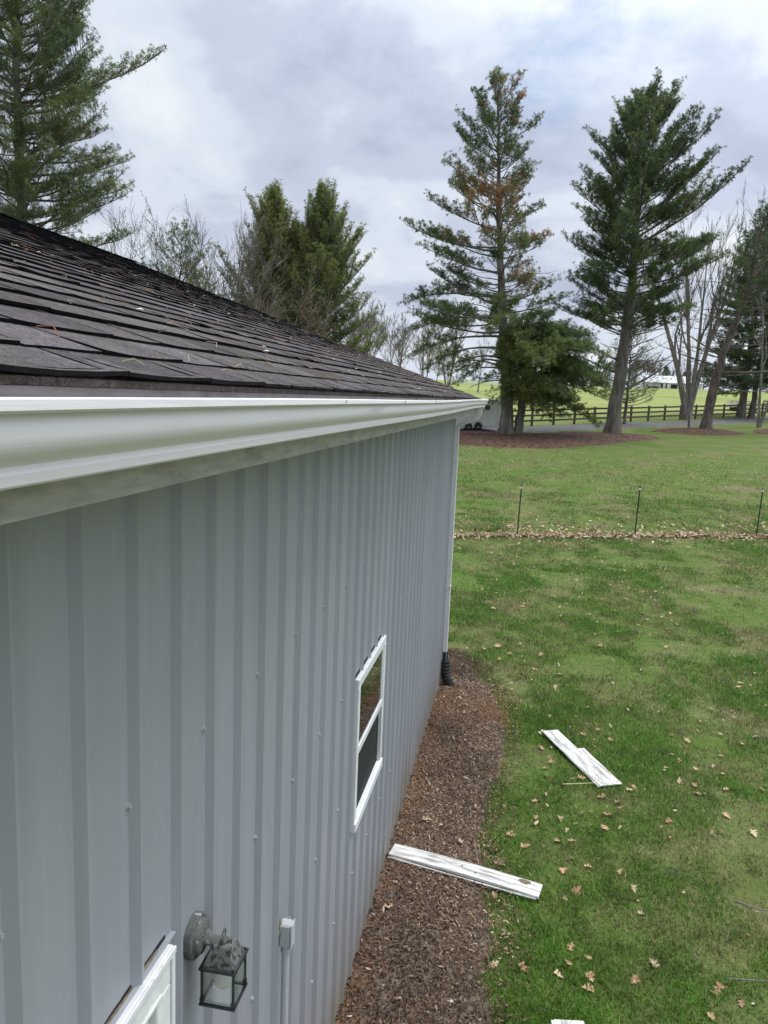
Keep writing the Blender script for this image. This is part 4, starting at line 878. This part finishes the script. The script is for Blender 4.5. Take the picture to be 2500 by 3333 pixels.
# enclosed cargo trailer on the drive
TA = R(41); tp = np.array([-2.55, 52.75]); tg = G(*tp)
tr = thing('cargo_trailer', (tp[0], tp[1], tg+.01), 'white enclosed twin axle trailer parked behind the pine trunk', 'trailer', rz=TA)
tr.rotation_euler = (0, -math.atan(.05*math.sin(TA)), TA)
tw = noisy('white_trailer_skin', (.80, .81, .82), (.85, .86, .86), 2, .3)
mb = MB(); mb.box((-2.6, .03, .36), (2.45, 2.1, 2.22), bev=.07); mb.build('body', tw, tr)
al = plain('aluminium_trim', (.50, .51, .52), .35, metal=.6)
mb = MB(); mb.box((-2.6, .008, .31), (2.15, .05, .40)); mb.build('skirt_trim', al, tr)
for x0 in (2.07,): mb = MB(); mb.box((x0, .012, .40), (x0+.05, .04, 2.15)); mb.build('corner_trim', al, tr)
mb = MB(); mb.box((-2.6, .008, 2.13), (2.15, .04, 2.20)); mb.build('roof_trim', al, tr)
mb = MB(); mb.box((.98, .004, 1.50), (1.42, .028, 1.84), bev=.006); mb.build('window', M['glass'], tr)
for x in (-.40, .40):
    mb = MB(); mb.tube([(x, -.02, .335), (x, .02, .335), (x, .18, .335), (x, .22, .335)], [.27, .335, .335, .27], 26); wh = mb.build('wheel', M['rubber'], tr)
    mb = MB(); mb.tube([(x, -.035, .335), (x, -.0205, .335)], [.15, .19], 20); rim = mb.build('rim', M['black'], wh)
    mb = MB(); mb.tube([(x, -.06, .335), (x, -.036, .335)], [.03, .05], 12); mb.build('hub', al, wh)
th = np.linspace(0, math.pi, 13); fo = [(-.40-.40*math.cos(t), .335+.42*math.sin(t)) for t in th[:8]] + [(.40-.40*math.cos(t), .335+.42*math.sin(t)) for t in th[5:]]
fi = [(-.40-.36*math.cos(t), .335+.385*math.sin(t)) for t in th[:8]] + [(.40-.36*math.cos(t), .335+.385*math.sin(t)) for t in th[5:]]
n = len(fo); v = [(x, -.05, z) for x, z in fo]+[(x, -.05, z) for x, z in fi]+[(x, .006, z) for x, z in fo]+[(x, .006, z) for x, z in fi]
mb = MB(); mb.add(v, [(i, i+1, n+i+1, n+i) for i in range(n-1)] + [(2*n+i, 2*n+i+1, i+1, i) for i in range(n-1)] + [(n+i, n+i+1, 3*n+i+1, 3*n+i) for i in range(n-1)]); mb.build('fender', al, tr)

# thin lawn fence posts with white caps
fpo = None
for (x, y), lb in zip([(.884, 21.22), (4.196, 22.44), (7.771, 23.61)], ['thin dark post with a white cap nearest the building corner', 'thin dark post with a white cap, middle one of the lawn row', 'thin dark post with a white cap at the right picture edge']):
    root = thing('fence_post', (x, y, G(x, y)-.02), lb, 'post', 'thin posts along the leaf row')
    root.rotation_euler = (rf.normal(0, .008), .012+rf.normal(0, .008), rf.uniform(0, 1))
    mb = MB(); mb.box((-.018, -.003, -.05), (.018, .003, 1.40)); mb.box((-.003, .0031, -.05), (.003, .028, 1.40))
    for z in np.arange(.15, 1.35, .11): mb.box((-.007, -.009, z), (.007, -.0031, z+.03))
    mb.build('stake', plain('dark_green_steel', (.022, .026, .022), .6), root)
    mb = MB(); mb.tube([(0, .005, 1.355), (0, .005, 1.405)], .03, 12); mb.build('cap', wm, root)
    mb = MB(); mb.tube([(0, .005, 1.406), (0, .005, 1.445)], [.026, .02], 12); mb.build('insulator', M['rubber'], root)

# ------------------------------------------------------------------ lawn: grass blades, litter, leaves
rg = np.random.default_rng(77)
def lawn_pts(y0, y1, dens):
    A = []
    wx = 5.0+.34*y1; n = int(dens*(y1-y0)*wx); y = rg.uniform(y0, y1, n); xl_ = np.where(y < 9.9, .0, .8855*(1-y/9.76)-.8); xr_ = 3.6+np.maximum(y-4.3, 0)*.30
    x = xl_-.2+rg.random(n)*wx; k = (x < xr_) & (x > xl_); return x[k], y[k]
def tangle(x, y): return vnoise(x*2.3, y*1.7, 40, 5), .5*vnoise(x*.5+9, y*.5, 41, 4)+.5*vnoise(x*1.2+4, y*1.0, 43, 4), vnoise(x*5.5, y*4.5, 42, 3)
PX, PY, SC = [], [], []
for y0, y1, dn, sc in ((2.6, 5, 10500, 1.0), (5, 7, 9500, 1.0), (7, 10, 8000, 1.1), (10, 15, 5200, 1.35), (15, 22, 2500, 1.7), (22, 30, 1300, 2.2), (30, 44, 420, 3.0)):
    x, y = lawn_pts(y0, y1, dn); a, b, c = tangle(x, y)
    keep = rg.random(len(x)) < np.clip(.22+3.4*(b*.4+a*.45+c*.3-.47), .10, 1)*np.clip((44-y)/22, 0, 1)*np.clip(1.5-2.2*np.maximum(vnoise(x*.9+20, y*.9, 47, 4)-.5, 0)*4, .12, 1)
    edge = mulch_fade(x, y); keep &= (edge < rg.normal(-.01, .17, len(x))) | (y > 11.6)
    PX.append(x[keep]); PY.append(y[keep]); SC.append(np.full(keep.sum(), sc))
x, y, sc = np.concatenate(PX), np.concatenate(PY), np.concatenate(SC); n = len(x); a, b, c = tangle(x, y)
az = rg.uniform(0, 6.28, n); lean = rg.uniform(.25, 1.25, n); ln = rg.uniform(.028, .068, n)*(.75+.5*b)*np.sqrt(sc); wd = rg.uniform(.0022, .0042, n)*sc
base = np.stack([x, y, ground_z(x, y)+.0], 1); dirv = np.stack([np.cos(az)*np.sin(lean), np.sin(az)*np.sin(lean), np.cos(lean)], 1)
sidev = np.stack([-np.sin(az), np.cos(az), 0*az], 1)*wd[:, None]
V = np.stack([base-sidev, base+sidev, base+dirv*ln[:, None]], 1).reshape(-1, 3); F = np.arange(3*n).reshape(-1, 3)
t = np.clip(.68+1.9*(b-.5)+2.4*(a-.5)+rg.normal(0, .20, n), 0, 1)[:, None]
col = np.array([.175, .180, .056])*(1-t)+np.array([.088, .200, .018])*t
dead = rg.random(n) < np.clip(.15+1.4*(.5-b)+1.8*(.46-a)+.25*np.clip((y-12)/14, 0, 1), .05, .6)
col[dead] = np.array([.30, .245, .135])*rg.uniform(.5, 1.25, (dead.sum(), 1)); cl_ = vnoise(x*7, y*7, 45, 2); col *= rg.uniform(.65, 1.3, (n, 1))*(.60+.8*cl_)[:, None]
o = mesh_np('grass', V, [F], M['grassblade'], None, np.repeat(col, 3, axis=0)); tag(o, 'short patchy spring lawn grass with dry brown blades', 'grass', kind='stuff')
# mulch chips and needles
def flakes(x, y, ln, wd, tilt, col, lift, taper=.6):
    n = len(x); az = rg.uniform(0, 6.28, n); ti = rg.normal(0, tilt, n); ro = rg.normal(0, tilt, n)
    u = np.stack([np.cos(az)*np.cos(ti), np.sin(az)*np.cos(ti), np.sin(ti)], 1); v = np.stack([-np.sin(az)*np.cos(ro), np.cos(az)*np.cos(ro), np.sin(ro)], 1)
    c = np.stack([x, y, ground_z(x, y)+lift], 1); bend = np.zeros((n, 3)); bend[:, 2] = ln*rg.uniform(-.15, .3, n)
    a_, b_ = u*ln[:, None]/2, v*wd[:, None]/2
    V = np.stack([c-a_-b_*taper, c-a_+b_*taper, c+b_+bend*.6, c+a_+b_*taper*.7+bend, c+a_-b_*taper*.7+bend, c-b_+bend*.6], 1).reshape(-1, 3)
    k = np.arange(n)[:, None]*6; F = np.concatenate([k+np.array([[0, 1, 2, 5]])[:, [0, 3, 2, 1]], k+np.array([[5, 2, 3, 4]])[:, [0, 3, 2, 1]]])
    return V, F, np.repeat(col, 6, axis=0)
n = 70000; y = rg.uniform(2.4, 11.2, n); x = -.02+rg.random(n)*(np.maximum(mulch_edge(y), 0)+.30); k = (x < mulch_edge(y)+rg.normal(0, .18, n)*(1+1.0*(y > 9.3))); x, y = x[k], y[k]; n = len(x)
pal = np.array([[.075, .055, .043], [.125, .092, .068], [.20, .152, .115], [.31, .245, .185], [.48, .41, .32], [.20, .125, .08]])
pw = np.array([.20, .25, .25, .16, .08, .06]); ci = rg.choice(6, n, p=pw/pw.sum()); warm = vnoise(x*2+3, y*1.2, 50, 3)
wet = np.clip(2.2*vnoise(x*2.2, y*1.3, 52, 4)-.18, .6, 1.3); col = pal[ci]*np.array([.88, .77, .68])*(rg.uniform(.7, 1.3, n)*wet)[:, None]; orange = np.clip(1.2-np.abs(y-8.9)/.7, 0, 1)*.62+np.clip(1-x/.22, 0, 1)*.35; col[rg.random(n) < orange*(warm > .45)] = [.25, .135, .075]
V1, F1, c1 = flakes(x, y, rg.uniform(.008, .036, n), rg.uniform(.004, .014, n), .40, col, rg.uniform(.028, .045, n))
n2 = 26000; y = rg.uniform(2.4, 11.4, n2); x = rg.random(n2)*1.3; wz = vnoise(x*1.1+3, y*1.1+5, 51, 3); k = (rg.random(n2) < np.clip(1.3-np.abs(y-8.9)/.6, .06, 1)*.8+np.clip(1-x/.25, 0, 1)*.5) & (wz > .38) & (x < mulch_edge(y)+.35*(wz > .6)+rg.normal(0, .06, n2)); x, y = x[k], y[k]; n2 = len(x)
nl_ = 700; y3 = rg.uniform(2.6, 11.6, nl_); x3_ = rg.random(nl_)*1.35; k = (x3_ < mulch_edge(y3)+rg.normal(.05, .12, nl_)); y3, x3_ = y3[k], x3_[k]; nl_ = len(x3_)
V3, F3, c3 = flakes(x3_, y3, rg.uniform(.02, .06, nl_), rg.uniform(.008, .026, nl_), .8, np.array([[.44, .34, .24], [.36, .25, .17], [.52, .44, .34], [.25, .16, .11]])[rg.integers(0, 4, nl_)]*rg.uniform(.7, 1.15, (nl_, 1)), rg.uniform(.035, .06, nl_))
V2, F2, c2 = flakes(x, y, rg.uniform(.05, .11, n2), rg.uniform(.0016, .003, n2), .25, np.array([[.30, .145, .07]])*rg.uniform(.5, 1.3, (n2, 1)), rg.uniform(.03, .055, n2))
o = mesh_np('mulch_chips', np.concatenate([V1, V2, V3]), [np.concatenate([F1, F2+len(V1), F3+len(V1)+len(V2)])], M['leafbit'], None, np.concatenate([c1, c2, c3])); tag(o, 'brown shredded leaf mulch and orange pine needles along the wall foot', 'mulch', kind='stuff')
# leaf litter: row of leaves caught along the thin posts, and bits over the lawn
def litter_cols(n): 
    p = np.array([[.42, .30, .19], [.50, .40, .27], [.33, .21, .13], [.24, .14, .09], [.56, .49, .36]]); return p[rg.choice(5, n, p=[.3, .22, .22, .14, .12])]*rg.uniform(.75, 1.2, (n, 1))
n = 5200; X = rg.uniform(-1.6, 11.5, n); off = np.where(rg.random(n) < .62, rg.normal(0, .10, n), rg.exponential(.8, n)*rg.choice([1, 1, 1, -.5], n)); dn = vnoise(X*.9, X*0+3, 60, 3)
k = rg.random(n) < np.clip(.25+1.3*dn, 0, 1); X, off = X[k], off[k]; n = len(X)
Yb = np.interp(X, [-1.6, .884, 4.196, 7.771, 11.5], [20.35, 21.2, 22.42, 23.6, 24.8]) + .05*np.sin(X*1.7)
A1 = flakes(X, Yb+off, rg.uniform(.06, .14, n), rg.uniform(.03, .08, n), .5, litter_cols(n), rg.uniform(.02, .06, n))
n = 9000; y = 2.6+rg.random(n)**.8*43; x = -2.5+rg.random(n)*(6.5+.42*y); k = ((x > .8) | (y > 11)) & (rg.random(n) < np.clip(.15+1.7*(vnoise(x*.5, y*.5, 61, 3)-.25), 0, 1)); x, y = x[k], y[k]; n = len(x)
A2 = flakes(x, y, rg.uniform(.018, .06, n)*(1+np.clip((y-14)/30, 0, 1)*.9), rg.uniform(.008, .03, n)*(1+np.clip((y-14)/30, 0, 1)*.9), .5, litter_cols(n), rg.uniform(.015, .05, n))
Vv, Ff, Cc, kk = [], [], [], 0
for V, F, c_ in (A1, A2): Vv.append(V); Ff.append(F+kk); Cc.append(c_); kk += len(V)
o = mesh_np('leaf_litter', np.concatenate(Vv), [np.concatenate(Ff)], M['leafbit'], None, np.concatenate(Cc)); tag(o, 'row of dry leaves caught along the thin posts and crumbs over the lawn', 'leaf litter', kind='stuff')
# lobed oak leaves
def oak_leaf(seed):
    r = np.random.default_rng(seed); half = [(0, .002), (.10, .02), (.17, .05), (.185, .21), (.16, .33), (.26, .27), (.33, .36), (.345, .21), (.40, .07), (.45, .20), (.45, .35), (.535, .29), (.62, .39), (.605, .21), (.66, .075), (.71, .14), (.76, .25), (.81, .14), (.87, .065), (.94, .09), (1.02, .0)]
    half = [(a*r.uniform(.97, 1.03), b*r.uniform(.85, 1.12)) for a, b in half]
    half = np.array(half); L_ = len(half); up = half*[1, 1]; V = []
    curl = r.uniform(.15, .5); bendx = r.uniform(-.25, .35)
    def z(xx, yy): return curl*abs(yy)**1.4*1.6 + bendx*(xx-.5)**2 + .05*math.sin(xx*9+seed)*abs(yy)*4
    for xx, yy in half: V.append((xx, 0, z(xx, 0)))
    for s in (1, -1):
        for xx, yy in half: V.append((xx+r.normal(0, .008), s*yy*r.uniform(.85, 1.1), z(xx, yy)))
    V = np.array(V); V[:, 0] -= .5; V[:, 2] -= V[:, 2].min()*.5; F = []
    for s in (0, 1):
        o_ = L_*(1+s)
        for i in range(L_-1):
            q = (i, i+1, o_+i+1, o_+i); F.append(q if s == 0 else q[::-1])
    st = np.array([(-.5, .008, .0), (-.5, -.008, 0), (-.78, -.004, .05), (-.78, .004, .05)]); k = len(V); V = np.concatenate([V, st]); F.append((k, k+1, k+2, k+3))
    return V*.112, np.array(F)
lcol = [(.58, .39, .23), (.50, .32, .19), (.64, .49, .32), (.46, .27, .17), (.62, .40, .25), (.54, .41, .28)]
leaf_meshes = []
for i in range(6):
    V, F = oak_leaf(i+3); n = len(V); o = mesh_np('oak_leaf', V, [F], M['leafbit'], None, np.array([lcol[i]])*np.random.default_rng(i).uniform(.88, 1.1, (n, 1))); leaf_meshes.append(o.data)
    bpy.data.objects.remove(o)
def put_leaf(x, y, sc, label, grp, lift=.02):
    o = bpy.data.objects.new('oak_leaf', leaf_meshes[rl.integers(0, 6)]); COL.objects.link(o); o.location = (x, y, float(ground_z(np.array(x), np.array(y)))+lift)
    o.rotation_euler = (rl.normal(0, .25), rl.normal(0, .25), rl.uniform(0, 6.28)); o.scale = (sc, sc*rl.uniform(.8, 1.05), sc); tag(o, label, 'leaf', grp); return o
rl = np.random.default_rng(9)
spots = [(0.13, 5.1), (0.26, 6.32), (0.59, 6.05), (0.8, 5.97), (0.93, 5.88), (1.3, 8.14), (1.34, 7.66), (1.22, 6.97), (1.23, 6.67), (1.45, 6.7), (1.13, 6.18), (1.41, 6.33), (1.53, 6.36), (1.0, 6.32), (1.86, 7.2), (1.88, 6.88), (1.84, 6.63), (1.44, 5.9), (1.64, 6.01), (1.51, 6.09), (1.9, 6.0), (1.53, 5.66), (1.43, 5.53), (1.98, 5.8), (1.99, 5.5), (1.45, 5.0), (1.56, 4.92), (0.93, 4.71), (1.12, 4.72), (1.35, 4.71), (1.56, 4.74), (1.85, 4.79), (1.42, 4.84), (2.28, 4.56), (3.16, 6.88), (2.8, 8.85), (2.96, 8.75), (3.23, 9.4), (3.58, 8.85), (3.12, 8.18), (3.17, 8.01), (2.8, 7.49), (2.43, 6.9), (2.99, 7.13), (2.15, 7.4), (3.25, 8.45), (0.9, 5.44), (2.38, 4.82), (2.5, 4.72), (1.02, 4.84), (2.0, 4.97), (1.54, 4.63)]
special = {0: 'large curled tan oak leaf on the mulch nearest the wall, below the long white board', 1: 'flat tan oak leaf on the mulch close to the wall, above the long white board',
           30: 'big pointed oak leaf on the grass near the bottom edge, between two other leaves', 34: 'bright pale star shaped oak leaf alone on the green grass right of the notched board'}
for i, (x, y) in enumerate(spots):
    on_m = x < mulch_edge(y)
    put_leaf(x, y, rl.uniform(.55, .95) if i not in (0, 30, 34) else 1.0, special.get(i, 'dry tan oak leaf lying on the brown mulch strip' if on_m else 'dry tan lobed oak leaf lying on the near lawn'), 'oak leaves on the mulch' if on_m else 'oak leaves on the near lawn', .042 if on_m else .018)
cnt = 0
while cnt < 150:
    y = 6.5+13*rl.random()**1.1; x = rl.uniform(-.6, 2.9+(y-4.3)*.30)
    if y < 11 and x < 1.25: continue
    if vnoise(np.array(x*.6), np.array(y*.6), 61, 3) < .40: continue
    put_leaf(x, y, rl.uniform(.45, .9), 'small dry oak leaf scattered on the middle lawn' if y > 9.5 else 'dry tan lobed oak leaf lying on the near lawn', 'oak leaves on the middle lawn' if y > 9.5 else 'oak leaves on the near lawn', .03); cnt += 1
for x, y in [(.75, 10.9), (.98, 10.7), (1.1, 10.85), (.9, 11.2), (1.25, 10.6), (.7, 11.5), (1.05, 11.7), (1.35, 11.3), (.5, 11.3), (1.6, 10.5)]:
    put_leaf(x, y, rl.uniform(.75, 1.0), 'pale oak leaf in the small pile where the mulch strip ends', 'leaf pile at the mulch end', .04)

# the three dropped boards
def board(name, p, ang, prof, segs, label, tilt=(0, 0), bow=.0):
    """prof: closed outline (across, height); segs: list of (u0,u1,clip) along the length, clip limits the width"""
    root = thing(name, (p[0], p[1], float(ground_z(np.array(p[0]), np.array(p[1])))+p[2]), label, 'board', 'white boards dropped on the ground', rz=ang)
    root.rotation_euler = (tilt[0], tilt[1], ang); return root
def bprof(w, lips=True):
    top = [(0, .004), (0, .016), (.006, .020), (.012, .017), (.018, .017), (.020, .023), (w*.30, .025), (w*.31, .0225), (w*.325, .0225), (w*.335, .025), (w*.62, .026), (w*.63, .0235), (w*.645, .0235), (w*.655, .026), (w-.004, .026), (w, .022), (w, .002), (w-.01, -.001), (w-.012, .016)]
    return top + [(.02, .012), (.014, .004)]
def slab(mb, prof, u0, u1, n=8, bow=0.0, L_=1.2, jag=0.0, r=None):
    us = np.linspace(u0, u1, n); m = len(prof); V = []
    for k, u in enumerate(us):
        for (a, z) in prof:
            du = (r.normal(0, jag) if (r is not None and k in (0, n-1)) else 0); V.append((u+du, a, z + bow*math.sin(math.pi*u/L_)))
    F = [(i*m+j, i*m+(j+1) % m, (i+1)*m+(j+1) % m, (i+1)*m+j) for i in range(n-1) for j in range(m)]
    F += [tuple(range(m))[::-1], tuple((n-1)*m+j for j in range(m))]; mb.add(V, F)
r0 = np.random.default_rng(4)
# notched board: u runs from the far end towards the camera, across = to the right
b1 = board('board', (1.321, 8.481, .045), math.atan2(-.905, .426), None, None, 'short white trim board with a notched edge lying on the grass', (R(-1), R(1)))
P1 = [(-a, z) for a, z in bprof(.275)][::-1]; P1n = [(-a, z) for a, z in bprof(.195)][::-1]
mb = MB(); slab(mb, [(a+.0, z) for a, z in [(-q[0]*-1, q[1]) for q in P1n]], 0, .46, 5); slab(mb, P1, .4605, 1.225, 7)
for q in mb.v: q[:, 1] *= -1
mb.build('plank', M['board'], b1); mb = MB(); mb.tube([(-.035, .008, .014), (1.235, .008, .012)], .0085, 10); mb.build('edge_bead', M['board'], b1)
b2 = board('board', (.055, 5.86, .05), math.atan2(5.622-5.866, 1.245-.043), None, None, 'long weathered white trim board lying across the mulch strip', (R(3), R(.5)))
P2 = [(-a, z) for a, z in bprof(.165)][::-1]; mb = MB(); slab(mb, P2, 0, 1.235, 14, .012); mb.build('plank', M['board'], b2)
mb = MB(); mb.box((.0, -.183, -.003), (1.215, -.171, .012), bev=.003); mb.build('edge_bead', M['board'], b2)
mb = MB(); 
for u, a in ((.60, -.075), (.72, -.115)): mb.tube([(u, a, .0335), (u, a, .0385)], .008, 10)
mb.build('nail_hole', M['black'], b2)
mb = MB(); c = [(1.10+.045*math.cos(t)*(1+.2*math.sin(3*t)), -.045+.022*math.sin(t)) for t in np.linspace(0, 6.28, 14)[:-1]]
mb.add([(x, y, .0285) for x, y in c]+[(x, y, .034) for x, y in c], [tuple(range(13))[::-1], tuple(range(13, 26))]+[(i, (i+1) % 13, 13+(i+1) % 13, 13+i) for i in range(13)]); mb.build('mud_patch', M['foam'], b2)
b3 = board('board', (1.285, 4.27, .04), math.atan2(-.35, .6)-.9, None, None, 'white board just cut off by the bottom picture edge', (0, 0))
mb = MB(); slab(mb, [(-a, z) for a, z in bprof(.20)][::-1], 0, 1.1, 6)
for q in mb.v: q[:, 1] *= -1
mb.build('plank', M['board'], b3)
# loose sticks
def stick(pts, r, label, mat='twig'):
    P = np.array([(x, y, float(ground_z(np.array(x), np.array(y)))+.045+dz) for x, y, dz in pts]); mb = MB(); mb.tube(P, np.linspace(r, r*.6, len(P)), 7)
    o = mb.build('stick', M[mat]); tag(o, label, 'stick')
stick([(2.72, 5.78, .0), (2.80, 5.73, .012), (2.90, 5.72, .0), (3.06, 5.70, .01)], .008, 'grey crooked stick on the grass at the right picture edge')
straw = noisy('pale_straw', (.55, .46, .26), (.68, .58, .36), 10, .7); M['straw'] = straw
stick([(1.50, 7.31, .0), (1.66, 7.35, .004), (1.83, 7.40, .008)], .005, 'straight pale straw stem sticking out from under the notched board', 'straw')
stick([(2.28, 6.06, .0), (2.42, 6.03, .01), (2.57, 5.97, .0)], .004, 'thin grey twig on the grass right of the long board')
stick([(2.46, 4.90, .0), (2.60, 4.91, .008), (2.75, 4.95, .0)], .0045, 'thin grey twig on the grass near the bottom right corner')
# debris lying on the shingles
rd = np.random.default_rng(15); mb = MB()
def roof_p(s, y, h): return rp(np.array(s), np.array(y), np.array(h))
for i in range(420):
    s_ = abs(rd.normal(0, 1.3)) % 4.6; y = rd.uniform(.4, 9.8); a_ = rd.uniform(0, 6.28); ln = rd.uniform(.04, .13); h = .021+rd.uniform(0, .008)
    p0 = roof_p(s_, y, h); p1 = roof_p(max(.01, s_+math.cos(a_)*ln*.5), y+math.sin(a_)*ln*.5, h+rd.uniform(0, .012)); p2 = roof_p(max(.01, s_+math.cos(a_+.3)*ln), y+math.sin(a_+.3)*ln, h)
    c = [(.30, .21, .12), (.22, .11, .06), (.36, .30, .20)][rd.integers(0, 3)]; mb.tube([p0, p1, p2], .0011, 3, c, caps=False)
o = mb.build('fallen_needles', M['leafbit'], None, tint=True); tag(o, 'dry pine needles scattered over the dark shingles', 'pine needles', kind='stuff')
mb = MB()
for i in range(95):
    s_ = abs(rd.normal(0, 1.4)) % 4.6; y = rd.uniform(.5, 9.8); r_ = rd.uniform(.004, .010); c = roof_p(s_, y, .022)
    col = [(.72, .70, .66), (.60, .52, .40), (.35, .10, .08), (.20, .19, .07)][rd.choice(4, p=[.42, .25, .16, .17])]; a_ = rd.uniform(0, 6.28)
    d1 = np.array([math.cos(a_)*.8, math.sin(a_), 0])*r_*1.6; d2 = np.array([-math.sin(a_)*.8, math.cos(a_), 0])*r_*.7; up = np.array([.3, 0, .95])*r_*.5
    mb.add([c-d1, c-d2, c+d1, c+d2, c+up], [(0, 1, 4), (1, 2, 4), (2, 3, 4), (3, 0, 4), (3, 2, 1, 0)], col)
o = mb.build('fallen_petals', M['leafbit'], None, tint=True); tag(o, 'white petals and bud scales scattered over the dark shingles', 'petals', kind='stuff')
